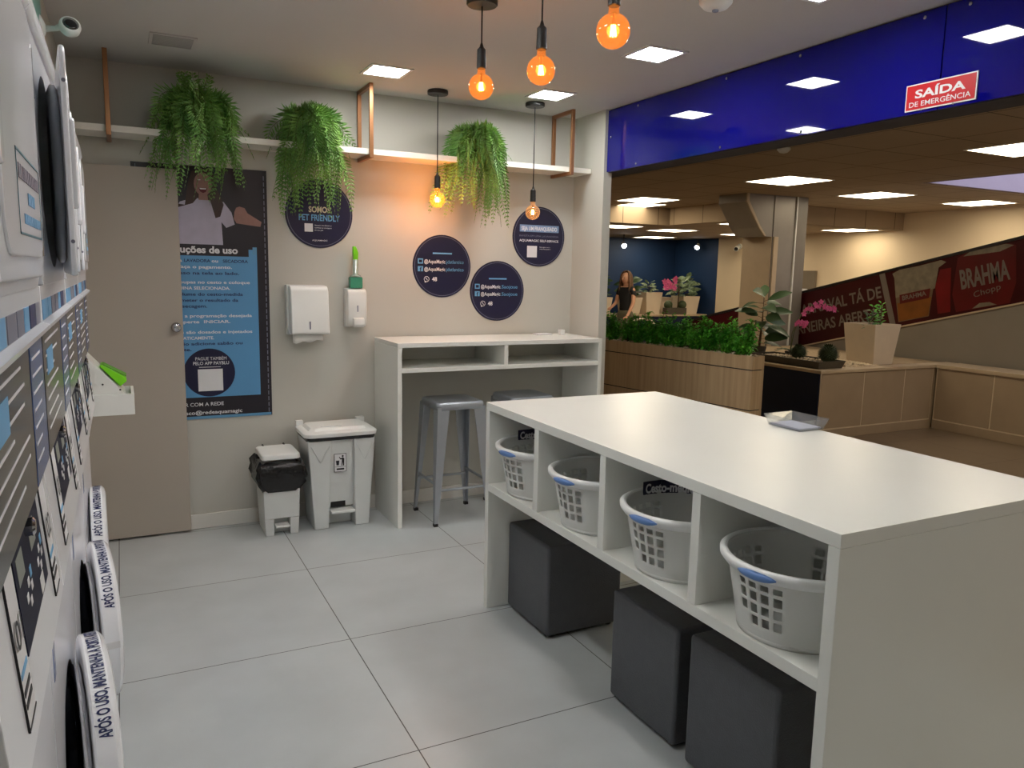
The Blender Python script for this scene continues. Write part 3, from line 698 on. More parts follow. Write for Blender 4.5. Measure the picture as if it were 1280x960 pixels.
# ================================================================== ROUND SIGNS
def round_sign(cx, cz, r, label, build):
    t = thing('round_sign', (cx, WY, cz), label, 'sign', 'round navy signs on the back wall')
    G().lathe([(r, 0.0), (r, -0.005), (r-0.002, -0.006)], (cx, WY, cz), 64, 'Y').build('disc', navy_m, t)
    g = G(); n = 64; yy = WY-0.0068
    for k in range(n):
        a, b = 2*math.pi*k/n, 2*math.pi*(k+1)/n; r1, r2 = r-0.010, r-0.0125
        g.poly([(cx+r1*math.cos(a), yy, cz+r1*math.sin(a)), (cx+r1*math.cos(b), yy, cz+r1*math.sin(b)), (cx+r2*math.cos(b), yy, cz+r2*math.sin(b)), (cx+r2*math.cos(a), yy, cz+r2*math.sin(a))])
    g.flatmesh().build('ring_line', ink_g, t)
    build(t, cx, cz, WY-0.0068)
def s_pet(t, cx, cz, y):
    tx('title_lettering', [('SOMOS', cx, cz+0.008, 0.034, 0.125, 'C', 0.03)], mat('print_cream', (206, 196, 170), 0.5), y, t)
    tx('blue_lettering', [('PET FRIENDLY', cx, cz-0.040, 0.036, 0.24, 'C', 0.02)], ink_b, y, t)
    fl('blank_patch', [[(cx-0.088, cz-0.105), (cx-0.040, cz-0.105), (cx-0.040, cz-0.058), (cx-0.088, cz-0.058)]], ink_w, y-0.001, t)
    tx('small_lettering', [('Aponte sua câmera e', cx-0.03, cz-0.070, 0.008, 0.10, 'L', 0), ('conheça as vantagens', cx-0.03, cz-0.084, 0.008, 0.10, 'L', 0), ('do seu pet', cx-0.03, cz-0.098, 0.008, 0.05, 'L', 0), ('AQUAMAGIC', cx, cz-0.158, 0.009, 0.09, 'C', 0.01)], ink_w, y, t)
def s_soc(tail):
    def f(t, cx, cz, y):
        fl('blue_marks', [[(cx-0.065, cz+0.076), (cx+0.065, cz+0.076), (cx+0.065, cz+0.085), (cx-0.065, cz+0.085)]] +
           [[(cx-0.165, cz+dz-0.004), (cx-0.130, cz+dz-0.004), (cx-0.130, cz+dz+0.028), (cx-0.165, cz+dz+0.028)] for dz in (0.018, -0.030)], ink_b, y-0.001, t)
        g = G()
        for dz in (0.018,):
            g.poly([(cx-0.158+0.0, y-0.0018, cz+dz+0.003), (cx-0.137, y-0.0018, cz+dz+0.003), (cx-0.137, y-0.0018, cz+dz+0.021), (cx-0.158, y-0.0018, cz+dz+0.021)])
        g.text('f', (cx-0.152, y, cz-0.032), X_, Z_, 0.026, None, 0.03, 'L', 0.002)
        g.flatmesh().build('icon_marks', navy_m, t)
        tx('white_lettering', [('@AquaMagic', cx-0.122, cz+0.018, 0.023, 0.142, 'L', 0.02), ('@AquaMagic', cx-0.122, cz-0.030, 0.023, 0.142, 'L', 0.02), ('48', cx-0.070, cz-0.094, 0.026, 0.034, 'L', 0.03)], ink_w, y, t)
        tx('tail_lettering', [('.'+tail, cx+0.022, cz+0.018, 0.023, 0.125, 'L', 0.0), ('.'+tail, cx+0.022, cz-0.030, 0.023, 0.125, 'L', 0.0)], ink_b, y, t)
        g = G()
        for k in range(24):
            a, b = 2*math.pi*k/24, 2*math.pi*(k+1)/24; r1, r2 = 0.018, 0.0145; ox, oz = cx-0.106, cz-0.082
            g.poly([(ox+r1*math.cos(a), y-0.001, oz+r1*math.sin(a)), (ox+r1*math.cos(b), y-0.001, oz+r1*math.sin(b)), (ox+r2*math.cos(b), y-0.001, oz+r2*math.sin(b)), (ox+r2*math.cos(a), y-0.001, oz+r2*math.sin(a))])
        g.poly([(cx-0.118, y-0.001, cz-0.104), (cx-0.106, y-0.001, cz-0.100), (cx-0.120, y-0.001, cz-0.094)])
        g.poly([(cx-0.114, y-0.001, cz-0.075), (cx-0.110, y-0.001, cz-0.073), (cx-0.098, y-0.001, cz-0.088), (cx-0.101, y-0.001, cz-0.091)])
        g.flatmesh().build('phone_icon', ink_w, t)
    return f
def s_fran(t, cx, cz, y):
    fl('title_band', [[(cx-0.148, cz+0.030), (cx+0.150, cz+0.030), (cx+0.150, cz+0.076), (cx-0.148, cz+0.076)]], mat('band_blue', (122, 150, 190), 0.5, noise=0.03), y-0.001, t)
    tx('title_lettering', [('SEJA UM FRANQUEADO', cx, cz+0.040, 0.026, 0.272, 'C', 0.03)], ink_w, y-0.001, t)
    tx('grey_lettering', [('INVISTA EM UMA LAVANDERIA', cx, cz-0.002, 0.012, 0.30, 'C', 0.0)], ink_g, y, t)
    tx('white_lettering', [('AQUAMAGIC SELF-SERVICE', cx, cz-0.034, 0.015, 0.30, 'C', 0.02), ('Fale agora com a', cx+0.005, cz-0.072, 0.007, 0.08, 'L', 0), ('nossa franqueadora', cx+0.005, cz-0.084, 0.007, 0.085, 'L', 0)], ink_w, y, t)
    fl('blank_patch', [[(cx-0.090, cz-0.138), (cx-0.015, cz-0.138), (cx-0.015, cz-0.062), (cx-0.090, cz-0.062)]], ink_w, y-0.001, t)
round_sign(1.064, 1.818, 0.197, 'round navy pet friendly sign under the middle hanging fern', s_pet)
round_sign(1.838, 1.530, 0.197, 'round navy social media sign, left of the lower pair', s_soc('jdatlantico'))
round_sign(2.231, 1.376, 0.197, 'round navy social media sign just above the bar table', s_soc('Saojose'))
round_sign(2.535, 1.741, 0.198, 'round navy franchise sign behind the right hanging bulb', s_fran)

# ================================================================== HANGING SHELF
t = thing('wall_shelf', (1.3, 4.53, 2.16), 'long white plank shelf hung from copper frames below the ceiling', 'shelf')
B(-0.215, 2.795, 4.425, WY, 2.150, 2.182).build('plank', white2_m, t, bevel=0.001)
def bracket(x):
    g = G(); w_ = 0.011; yf, yb = 4.40, 4.634
    zb = 2.128
    g.box(x-w_, x+w_, yf-0.02, yf, zb, CZ); g.box(x-w_, x+w_, yb-0.012, yb+0.01, zb, CZ)
    g.box(x-w_, x+w_, yf, yb, zb, zb+0.021); g.box(x-w_, x+w_, yf, yb, CZ-0.022, CZ)
    g.build('bracket', brass_m, t, bevel=0.0015)
for x in (-0.015, 1.305, 2.625): bracket(x)

# ================================================================== FERNS
def fern(cx, label, zt, zb, wl, wr, nf, tuft, seed):
    rnd = random.Random(seed)
    cy = 4.525; pz = 2.183
    t = thing('hanging_fern', (cx, cy, pz), label, 'potted fern', 'artificial ferns on the hanging shelf')
    G().lathe([(0.062, 0.0), (0.070, 0.02), (0.100, 0.165), (0.104, 0.17), (0.096, 0.172), (0.09, 0.15), (0.001, 0.148)], (cx, cy, pz), 24).build('pot', mat('pot_dark_green', (26, 32, 28), 0.6, noise=0.1), t, smooth=True)
    g = G(); st = G()
    for i in range(nf):
        # most fronds fall forwards and sideways
        a = rnd.uniform(-math.pi*1.05, 0.05)          # -pi..0 : towards -Y
        side = math.cos(a)
        reach = (wr if side > 0 else wl)*rnd.uniform(0.45, 1.0)
        top = zt - pz - 0.16 if i < tuft else rnd.uniform(0.02, max(0.05, (zt-pz-0.17)*0.65))
        drop = rnd.uniform(0.22, 1.0)**0.85*(2.33-zb) if i >= tuft else rnd.uniform(0.0, 0.12)
        p0 = Vector((cx+0.05*math.cos(a), cy+0.05*math.sin(a), pz+0.15))
        dx = math.cos(a)*reach; dy = math.sin(a)*rnd.uniform(0.08, 0.24)
        if cy+dy > WY-0.04: dy = 0.05
        pts = []; n = 18
        endx = dx*rnd.uniform(0.75, 1.1); sway = rnd.uniform(-0.09, 0.09); sw2 = rnd.uniform(-0.025, 0.025); sp = rnd.uniform(3, 6)
        for k in range(n+1):
            f = k/n
            hx = endx*(1-(1-f)**1.8) + sway*f*f*f + sw2*math.sin(sp*f*2); hy = dy*(1-(1-min(1, f*1.5))**2)
            hz = top*math.sin(min(1, f*2.2)*math.pi/2)*(1-f*0.4) - drop*(max(0, f-0.12)/0.88)**1.6
            pts.append(p0+Vector((hx, hy, hz)))
        if i < tuft:
            pts = [p0 + Vector((rnd.uniform(-0.01, 0.01)*0 + dx*0.35*f*f, -0.05*f, (zt-pz-0.15)*f)) for f in [k/n for k in range(n+1)]]
        st.tube(pts, [0.0018*(1-0.6*k/n) for k in range(n+1)], 3, cap=False)
        # leaflets
        tot = sum((pts[k+1]-pts[k]).length for k in range(n)); m_ = int(tot/0.0150)
        wdt = Vector((rnd.uniform(-1, 1), rnd.uniform(-0.6, 0.2), rnd.uniform(-0.2, 0.5)))
        for q in range(3, m_):
            f = q/m_; kk = min(n-1, int(f*n)); u = f*n-kk; p = pts[kk].lerp(pts[kk+1], u)
            d = (pts[kk+1]-pts[kk]).normalized()
            s_ = d.cross(wdt).normalized(); up = s_.cross(d)
            ln = 0.058*math.sin(math.pi*min(1, 0.18+0.82*f)**0.9)**0.7*rnd.uniform(0.8, 1.15) + 0.004
            for sg in (-1, 1):
                dr = (s_*sg + d*0.55 + Vector((0, 0, -0.12)) + Vector((rnd.uniform(-.15, .15), rnd.uniform(-.15, .15), rnd.uniform(-.15, .15)))).normalized()
                wv = d*0.0062; e = p+dr*ln
                if e.y > WY-0.004: e.y = WY-0.004
                md = p+dr*ln*0.5 + up*0.003
                g.add([p, md+wv, e, md-wv], [(0, 1, 2, 3)])
    g.flatmesh().build('fronds', leaf_m, t)
    st.flatmesh().build('stems', leafd_m, t)
    return t
fern(0.400, 'hanging fern at left with a tuft rising to a point, over the poster', 2.485, 1.79, 0.18, 0.20, 110, 7, 11)
fern(0.980, 'hanging fern in the middle, trailing over the pet friendly sign', 2.415, 1.72, 0.135, 0.165, 96, 0, 23)
fern(1.985, 'hanging fern at right, between the two hanging bulbs', 2.40, 1.75, 0.14, 0.135, 90, 0, 37)

# ================================================================== PENDANTS
def pendant(x, y, zc, r, power, label, zr=CZ, gm=None):
    t = thing('pendant_lamp', (x, y, zr), label, 'pendant lamp', 'amber filament bulbs on black cords')
    G().lathe([(0.058, 0), (0.060, -0.004), (0.060, -0.020), (0.056, -0.024), (0.006, -0.026)], (x, y, zr), 32).build('ceiling_rose', black_m, t, smooth=False)
    zt = zc+r+0.02
    G().tube([(x, y, zr-0.02), (x, y, zt+0.075)], 0.0032, 8).build('cord', black_m, t, smooth=True)
    G().lathe([(0.004, 0.092), (0.008, 0.078), (0.017, 0.068), (0.0185, 0.0), (0.016, -0.002)], (x, y, zt), 20).build('socket', black_m, t, smooth=False)
    prof = [(0.014, r+0.03), (0.015, r+0.010)] + [(r*math.sin(a), r*math.cos(a)) for a in [math.acos(max(-1, min(1, 0.94)))+ (math.pi-0.02-math.acos(0.94))*i/18 for i in range(19)]]
    prof[-1] = (0.0005, -r)
    b = G().lathe(prof, (x, y, zc), 32).build('bulb_glass', gm or bulb_m, t, smooth=True)
    g = G()
    for k in range(6):
        a = 2*math.pi*k/6; q = r*0.17
        g.tube([(x+q*math.cos(a)*0.6, y+q*math.sin(a)*0.6, zc+r*0.32), (x+q*math.cos(a), y+q*math.sin(a), zc-r*0.28)], 0.0024, 6)
    g.build('filament', fil_m, t)
    G().tube([(x, y, zc+r), (x, y, zc+r*0.3)], 0.004, 8).build('glass_stem', brass_m, t)
    ld = bpy.data.lights.new('bulb_light', 'POINT'); ld.energy = power; ld.color = (1.0, 0.46, 0.10); ld.shadow_soft_size = 0.02
    lo = bpy.data.objects.new('bulb_light', ld); COL.objects.link(lo); lo.parent = t; lo.location = (0, 0, zc-zr)
pendant(1.290, 2.86, 2.212, 0.049, BULB_W, 'amber bulb in the front row, leftmost and farthest, with its black rose showing')
pendant(1.325, 2.44, 2.188, 0.049, BULB_W, 'amber bulb in the middle of the front row of three')
pendant(1.300, 1.965, 2.192, 0.049, BULB_W, 'amber bulb nearest the camera at the top edge')
pendant(1.695, 4.365, 1.915, 0.046, BULB_W*6.5, 'amber bulb glowing orange on the back wall, left of the right fern')
pendant(2.330, 4.355, 1.875, 0.046, BULB_W*0.45, 'pale amber bulb in front of the round franchise sign', gm=bulb2_m)

# ================================================================== BLUE FASCIA AND EXIT SIGN
t = thing('fascia_panel', (2.83, 2.0, 2.34), 'glossy royal blue acrylic panel over the mall opening', 'panel')
XB = 2.82
B(XB, XB+0.006, 2.016, 4.278, 2.148, CZ-0.008).build('acrylic_sheet', blue_acr, t)
B(XB, XB+0.006, -2.5, 2.010, 2.148, CZ-0.008).build('acrylic_sheet', blue_acr, t)
for y, z in ((4.24, 2.36), (3.96, 2.165), (3.22, 2.165), (2.687, 2.165), (3.96, CZ-0.03), (3.2, CZ-0.03), (2.716, CZ-0.03), (2.10, CZ-0.03), (1.92, CZ-0.03), (2.08, 2.162), (1.95, 2.162)):
    G().lathe([(0.007, 0.0), (0.007, -0.004), (0.004, -0.006)], (XB, y, z), 12, 'X').build('stand_off', chrome_m, t)
t = thing('exit_sign', (XB, 2.01, 2.21), 'red SAÍDA DE EMERGÊNCIA sign with white border on the blue fascia', 'sign')
Y0, Y1, Z0, Z1 = 1.862, 2.150, 2.158, 2.258
B(XB-0.006, XB-0.001, Y0, Y1, Z0, Z1).build('border_plate', ink_w, t)
B(XB-0.0075, XB-0.006, Y0+0.005, Y1-0.005, Z0+0.005, Z1-0.005).build('red_ground', red_m, t)
g = G().text('SAÍDA', (XB-0.0075, 2.006, Z0+0.046), (0, -1, 0), Z_, 0.031, 0.205, 0.03, 'C', 0.0008)
g.text('DE EMERGÊNCIA', (XB-0.0075, 2.006, Z0+0.014), (0, -1, 0), Z_, 0.020, 0.250, 0.008, 'C', 0.0008)
g.flatmesh().build('lettering', ink_w, t)

# ================================================================== STACKED MACHINES
PITCH = 0.68; MY0 = 0.86; FX = -0.12; DX = -0.12; BF = -0.20
def machine(i, label, open_up, open_down):
    y0 = MY0 + PITCH*i; y1 = y0+PITCH-0.006; yc = (y0+y1)/2
    t = thing('stacked_washer_dryer', (-0.45, yc, 0), label, 'washing machine', 'white stacked washers and dryers')
    # body with real openings: the front is a frame of boxes
    g = G(); xb = -0.82
    zd0, zd1 = 1.470, 1.895               # dryer door zone
    rD = 0.188; rW = 0.185; zc = 0.425
    g.box(xb, BF, y0, y1, 0.02, 1.962)
    body = g.build('body', app_m, t, bevel=0.006)
    # front plates with round openings
    def plate(z0, z1, cz, r, name, xf):
        n = 48; V = []; F = []
        for k in range(n):
            a = 2*math.pi*k/n; c, s_ = math.cos(a), math.sin(a)
            sc = min(((y1-y0)/2)/abs(c) if abs(c) > 1e-6 else 9, ((z1-cz) if s_ > 0 else (cz-z0))/abs(s_) if abs(s_) > 1e-6 else 9)
            V += [(xf, yc+r*c, cz+r*s_), (xf, yc+sc*c, cz+sc*s_), (BF, yc+r*c*0.97, cz+r*s_*0.97), (BF, yc+sc*c, cz+sc*s_)]
        for k in range(n):
            a, b = 4*k, 4*((k+1) % n)
            F += [(a, b, b+1, a+1), (a+2, b+2, b, a), (a+1, b+1, b+3, a+3)]
        return G().add(V, F).build(name, app_m, t)
    plate(1.462, 1.905, 1.68, rD, 'dryer_front', DX)
    plate(0.05, 0.925, zc, rW, 'washer_front', FX-0.025)
    # drums as flat discs; the dryer's black puts inner shade into the colour
    for cz, r, nm in ((1.68, rD*0.97, 'dryer_drum'), (zc, rW*0.97, 'washer_drum')):
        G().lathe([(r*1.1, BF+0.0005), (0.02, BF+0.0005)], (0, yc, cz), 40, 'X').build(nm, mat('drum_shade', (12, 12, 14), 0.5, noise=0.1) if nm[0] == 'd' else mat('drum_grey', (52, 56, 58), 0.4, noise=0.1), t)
    # header strip on top
    G().prism([(FX-0.06, 1.905), (FX+0.004, 1.905), (FX+0.010, 1.915), (FX+0.006, 1.955), (FX-0.02, 1.965), (FX-0.06, 1.965)], y0, y1, 'Y').build('header_strip', app_m, t, bevel=0.002)
    # fascia strip under the dryer with coloured band
    hs = G().box(FX-0.06, FX-0.002, y0, y1, 1.400, 1.462).build('service_strip', app_m, t, bevel=0.002)
    rnd = random.Random(5+i)
    bands = [(0.02, 0.12, ink_b), (0.13, 0.20, ink_b), (0.215, 0.30, ink_g), (0.315, 0.39, ink_g), (0.40, 0.46, ink_b), (0.475, 0.55, ink_n), (0.56, 0.62, ink_g)]
    for a, b, m_ in bands: B(FX-0.002, FX-0.0008, y0+a*1.02, y0+b*1.02, 1.403, 1.437).build('sticker_band', m_, hs)
    lip = G().prism([(FX-0.03, 1.388), (FX+0.008, 1.388), (FX+0.010, 1.396), (FX-0.002, 1.401), (FX-0.03, 1.401)], y0, y1, 'Y').build('lip', app_m, t)
    # glossy instruction board
    xo = FX-0.004
    bd = B(FX-0.06, xo, y0+0.008, y1-0.008, 1.165, 1.386).build('notice_board', board_m, t)
    B(xo, xo+0.0008, y1-0.21, y1-0.012, 1.167, 1.384).build('blue_column', board_b, bd)
    g = G()
    for k in range(7):
        zz = 1.36-0.026*k
        g.box(xo, xo+0.0006, y0+0.05, y0+0.05+rnd.uniform(0.18, 0.36), zz, zz+0.004)
        g.box(xo+0.0008, xo+0.0013, y1-0.19, y1-0.19+rnd.uniform(0.08, 0.15), zz-0.005, zz-0.001)
    g.build('printed_rules', ink_w, bd)
    B(xo, xo+0.0007, y0+0.07, y0+0.20, 1.30, 1.345).build('printed_patch', ink_b, bd)
    # sloping console
    zt, zb = 1.160, 0.925; xt, xbm = FX-0.016, FX+0.004
    cs = G().prism([(FX-0.06, zb), (xbm, zb), (xt, zt), (FX-0.06, zt)], y0, y1, 'Y').build('console', app_m, t, bevel=0.002)
    def cq(name, ya, yb, za, zb_, m_, lift, par):
        def X(z): return xt + (xbm-xt)*(zt-z)/(zt-zb) + lift
        return G().add([(X(za), ya, za), (X(za), yb, za), (X(zb_), yb, zb_), (X(zb_), ya, zb_), (X(za)-0.003, ya, za), (X(za)-0.003, yb, za), (X(zb_)-0.003, yb, zb_), (X(zb_)-0.003, ya, zb_)], [(0, 1, 2, 3), (7, 6, 5, 4), (0, 4, 5, 1), (1, 5, 6, 2), (2, 6, 7, 3), (3, 7, 4, 0)]).build(name, m_, par)
    dsp = cq('display', y0+0.205, y0+0.495, 1.018, 1.150, disp_m, 0.002, cs)
    def mark(name, ya, yb, za, zb_, m_): return cq(name, ya, yb, za, zb_, m_, 0.0026, cs)
    for q in (0, 1):
        o = y0+0.215+0.14*q
        mark('lcd', o+0.01, o+0.07, 1.10, 1.135, mat('lcd_grey', (132, 138, 130), 0.3))
        for (a, z) in ((0.050, 1.062), (0.075, 1.075), (0.075, 1.049), (0.100, 1.062)):
            mark('button', o+a, o+a+0.016, z, z+0.011, ink_w)
        mark('start_button', o+0.105, o+0.122, 1.078, 1.092, ink_b)
    mark('white_flash', y0+0.40, y0+0.44, 1.022, 1.046, ink_w)
    G().lathe([(0.013, 0.0), (0.013, 0.010), (0.009, 0.013)], (xt+0.004, y0+0.345, 1.142), 20, 'X').build('lock', chrome_m, cs, smooth=False)
    # number plates both sides of the display
    for (a, b, num) in ((0.135-0.01, 0.195, '%02d' % (i*2+1)), (0.545, 0.62, '%02d' % (i*2+2))):
        fr = cq('number_plate', y0+a, y0+b, 0.962, 1.150, ink_w, 0.0018, cs)
        ttilt = Vector((xt-xbm, 0, zt-zb)).normalized()
        g = G().text(num, (xt+(xbm-xt)*(zt-1.055)/(zt-zb)+0.003, y0+a+0.008, 1.055), (0, 1, 0), ttilt, 0.036, (b-a)*0.75, 0.01, 'L', 0.001)
        g.flatmesh().build('lettering', ink_k, cs)
        for z in (0.985, 1.000, 1.022): mark('plate_text', y0+a+0.008, y0+b-0.010, z, z+0.007, ink_k if z < 1.02 else ink_b)
        mark('plate_edge', y0+a-0.0005, y0+a+0.0008, 0.962, 1.150, ink_k)
        mark('plate_edge', y0+a, y0+b, 0.960, 0.963, ink_k)
    B(FX-0.025, FX-0.0242, y0+0.05, y0+0.085, 0.72, 0.90).build('front_sticker', board_b, t)
    # dryer door: hinged on its far side, built closed and turned about the hinge
    hy = y1-0.045; w_ = 0.545; zA, zB = 1.478, 1.885
    V, F = rr_plate(-w_, 0.0, zA, zB, 0.03, 0.0, 0.010)
    dr = G().add(V, F).build('dryer_door', app_m, t, bevel=0.004, local=True)
    dr.location = (DX+0.45, hy-yc, 0); dr.rotation_euler = (0, 0, R(open_up))
    V, F = rr_plate(-w_+0.05, -0.03, zA+0.03, zB-0.03, 0.06, 0.008, 0.014)
    G().add(V, F).build('raised_face', app_m, dr, bevel=0.005, seg=4, local=True)
    G().lathe([(0.170, 0.0), (0.178, -0.004), (0.178, -0.012), (0.165, -0.018), (0.140, -0.016), (0.132, -0.008), (0.130, -0.002)], (0, -w_/2, 1.68), 48, 'X', cap=False).build('door_ring', app2_m, dr, smooth=True, local=True)
    G().lathe([(0.122, -0.006), (0.01, -0.010)], (0, -w_/2, 1.68), 40, 'X').build('door_window', glass_dark, dr, local=True)
    for zz in (1.80, 1.55):
        G().box(-0.003, 0.012, -0.012, 0.012, zz-0.04, zz+0.04).build('hinge', chrome_m, dr, bevel=0.002, local=True)
    for zz in (1.82, 1.54): G().lathe([(0.0035, 0), (0.0035, -0.001)], (0.005, -w_, zz), 12, 'Y').build('screw', ink_g, dr, local=True)
    G().add(*rr_plate(-w_+0.008, -w_+0.040, 1.60, 1.76, 0.012, 0.008, 0.019)).build('handle', app_m, dr, bevel=0.004, local=True)
    # warning sticker on the door face
    xs = 0.0145
    g = G()
    def frame(ya, yb, za, zb, k, m_, nm):
        gg = G()
        gg.box(xs, xs+0.0006, ya, yb, za, za+k).box(xs, xs+0.0006, ya, yb, zb-k, zb).box(xs, xs+0.0006, ya, ya+k, za, zb).box(xs, xs+0.0006, yb-k, yb, za, zb)
        gg.build(nm, m_, dr, local=True)
    frame(-0.36, -0.06, 1.535, 1.640, 0.003, mat('sticker_teal', (70, 120, 136), 0.5, noise=0.02), 'sticker_border')
    a = G(); b = G(); q = random.Random(2)
    for (zz, h, ya, yb, tgt) in ((1.605, 0.018, -0.34, -0.075, a), (1.577, 0.016, -0.24, -0.15, b), (1.550, 0.013, -0.30, -0.08, b)):
        y = ya
        while y < yb:
            l = q.uniform(0.006, 0.02); tgt.box(xs, xs+0.0006, y, min(y+l, yb), zz, zz+h); y += l+0.004
    a.build('sticker_print_dark', ink_g, dr, local=True); b.build('sticker_print_blue', ink_b, dr, local=True)
    # printed maker line above the dryer door
    g = G(); y = y0+0.06
    while y < y0+0.42:
        l = q.uniform(0.006, 0.016); g.box(DX, DX+0.0008, y, y+l, 1.888, 1.902); y += l+0.006
    # washer door: round, hinged on its far side, wide white rim
    r = 0.235; th_ = 0.054
    P = [(r-0.030, 0.004), (r-0.006, 0.004), (r, 0.008), (r, th_-0.010), (r-0.010, th_-0.001), (r-0.03, th_+0.004), (0.15, th_-0.004), (0.145, th_-0.020), (0.15, 0.004), (r-0.030, 0.004)]
    wd = G().lathe(P, (0, -r, zc), 72, 'X').build('washer_door', app_m, t, smooth=False, bevel=0.0, local=True)
    for p in wd.data.polygons: p.use_smooth = True
    wd.modifiers.new('e', 'EDGE_SPLIT').split_angle = R(40)
    wd.location = (FX-0.030+0.45, yc+r-yc, 0); wd.rotation_euler = (0, 0, R(open_down))
    G().lathe([(0.150, 0.006), (0.175, 0.0), (0.172, -0.012), (0.150, -0.022), (0.135, -0.020)], (0, -r, zc), 56, 'X', cap=False).build('inner_ring', chrome_m, wd, smooth=True, local=True)
    G().lathe([(0.145, 0.0), (0.140, -0.030), (0.120, -0.058), (0.08, -0.072), (0.01, -0.078)], (0, -r, zc), 48, 'X', cap=False).build('door_bowl', glass_dark, wd, smooth=True, local=True)
    G().lathe([(0.150, th_-0.016), (0.08, th_-0.006), (0.01, th_-0.004)], (0, -r, zc), 48, 'X').build('door_glass', glass_dark, wd, smooth=True, local=True)
    h = G().text('APÓS O USO, MANTENHA A PORTA ABERTA', (0, 0, 0), (1, 0, 0), (0, 1, 0), 0.025, width=0.34, bold=0.03, lift=0)
    V = []; rt = r+0.0012
    for sx, sy, sz in h.V:
        ph = R(152) - sx/rt
        V.append((0.039-sy, -r+rt*math.cos(ph), zc+rt*math.sin(ph)))
    h.V = V; h.flatmesh().build('rim_lettering', ink_n, wd, local=True)
    G().box(th_*0.05+0.004, th_-0.008, -2*r-0.0006, -2*r+0.002, zc+0.0, zc+0.02).build('rim_tape', ink_w, wd, local=True)
    return t
def rr_plate(ya, yb, za, zb, r, x0, x1, n=5):
    P = []
    for (cy_, cz_, a0) in ((yb-r, zb-r, 0), (ya+r, zb-r, 90), (ya+r, za+r, 180), (yb-r, za+r, 270)):
        for i in range(n+1):
            a = R(a0+90*i/n); P.append((cy_+r*math.cos(a), cz_+r*math.sin(a)))
    N_ = len(P)
    V = [(x0, y, z) for y, z in P] + [(x1, y, z) for y, z in P]
    F = [tuple(range(N_))[::-1], tuple(range(N_, 2*N_))] + [(k, (k+1) % N_, N_+(k+1) % N_, N_+k) for k in range(N_)]
    return V, F
machine(0, 'stacked washer dryer nearest the camera, closed dryer door with a warning sticker', 0.0, 6)
machine(1, 'second stacked washer dryer from the camera, its dryer door ajar', 4.5, 7)
machine(2, 'third stacked washer dryer from the camera, thin white dryer door edge showing', 2.2, 7)
machine(3, 'last stacked washer dryer, beside the white wall tray', 0.8, 1.5)

# ================================================================== WALL TRAY, SCRAPER, CAMERA
t = thing('wall_tray', (-0.1, 3.72, 0.92), 'white wall tray with slanted side plates beyond the last machine', 'tray shelf')
x0, x1, y0, y1, z0, z1 = -0.215, 0.032, 3.62, 3.86, 0.868, 0.958
g = G().box(x0, x1, y0, y0+0.012, z0, z1).box(x0, x1, y1-0.012, y1, z0, z1).box(x1-0.012, x1, y0+0.012, y1-0.012, z0, z1).box(x0, x1-0.012, y0+0.012, y1-0.012, z0, z0+0.012)
g.build('tray_box', white_m, t, bevel=0.001)
for y in (y0+0.014, y1-0.026):
    G().prism([(x0, z0+0.09), (-0.004, z0+0.09), (-0.142, 1.118), (x0, 1.20)], y, y+0.012, 'Y').xf(Matrix.Identity(4)).build('side_plate', white_m, t)
G().add([(-0.002, y0+0.03, 0.955), (-0.002, y1-0.03, 0.955), (-0.140, y1-0.03, 1.118), (-0.140, y0+0.03, 1.118), (-0.012, y0+0.03, 0.950), (-0.012, y1-0.03, 0.950), (-0.150, y1-0.03, 1.113), (-0.150, y0+0.03, 1.113)],
        [(0, 1, 2, 3), (7, 6, 5, 4), (0, 4, 5, 1), (1, 5, 6, 2), (2, 6, 7, 3), (3, 7, 4, 0)]).build('slanted_board', white_m, t)
for (x, z) in ((-0.02, 0.975), (-0.085, 1.0)): G().lathe([(0.004, 0.014), (0.004, 0.0125)], (x, y0, z), 10, 'Y').build('screw', ink_k, t)
t = thing('lint_scraper', (-0.06, 3.72, 1.03), 'lime green plastic scraper lying on the slanted board of the wall tray', 'scraper')
dv = Vector((0.138, 0, -0.163)).normalized(); nv = Vector((0.163, 0, 0.138)).normalized(); o_ = Vector((-0.098, 0, 1.071)) + nv*0.004
def SP(u, y, n_): p = o_ + dv*u + nv*n_; return (p.x, y, p.z)
pr_ = [(0.0, 0.0), (0.118, 0.0), (0.118, 0.034), (0.10, 0.042), (0.02, 0.016), (0.0, 0.010)]
V = [SP(u, y0+0.05, n_) for u, n_ in pr_] + [SP(u, y0+0.17, n_) for u, n_ in pr_]
G().add(V, [tuple(range(6))[::-1], tuple(range(6, 12))]+[(i, (i+1) % 6, 6+(i+1) % 6, 6+i) for i in range(6)]).build('blade_body', lime_m, t, bevel=0.004)
V = [SP(u, y0+0.06, n_) for u, n_ in ((0.004, 0.012), (0.10, 0.045), (0.10, 0.047), (0.004, 0.0145))] + [SP(u, y0+0.16, n_) for u, n_ in ((0.004, 0.012), (0.10, 0.045), (0.10, 0.047), (0.004, 0.0145))]
G().add(V, [(3, 2, 1, 0), (4, 5, 6, 7)]+[(i, (i+1) % 4, 4+(i+1) % 4, 4+i) for i in range(4)]).build('edge_strip', mat('lime_dark', (84, 158, 20), 0.4), t)
t = thing('security_camera', (-0.22, 3.4, 2.34), 'white dome security camera on an arm above the machines', 'camera')
G().lathe([(0.045, 0.001), (0.045, 0.010), (0.030, 0.018), (0.012, 0.026)], (-0.22, 3.38, 2.335), 24, 'X').build('wall_mount', plas_m, t, smooth=True)
G().tube([(-0.20, 3.38, 2.335), (-0.165, 3.37, 2.338), (-0.145, 3.36, 2.345)], [0.012, 0.009, 0.012], 10).build('arm', plas_m, t, smooth=True)
Mr = Matrix.Translation((-0.118, 3.35, 2.345)) @ Matrix.Rotation(R(62), 4, 'X') @ Matrix.Rotation(R(12), 4, 'Y')
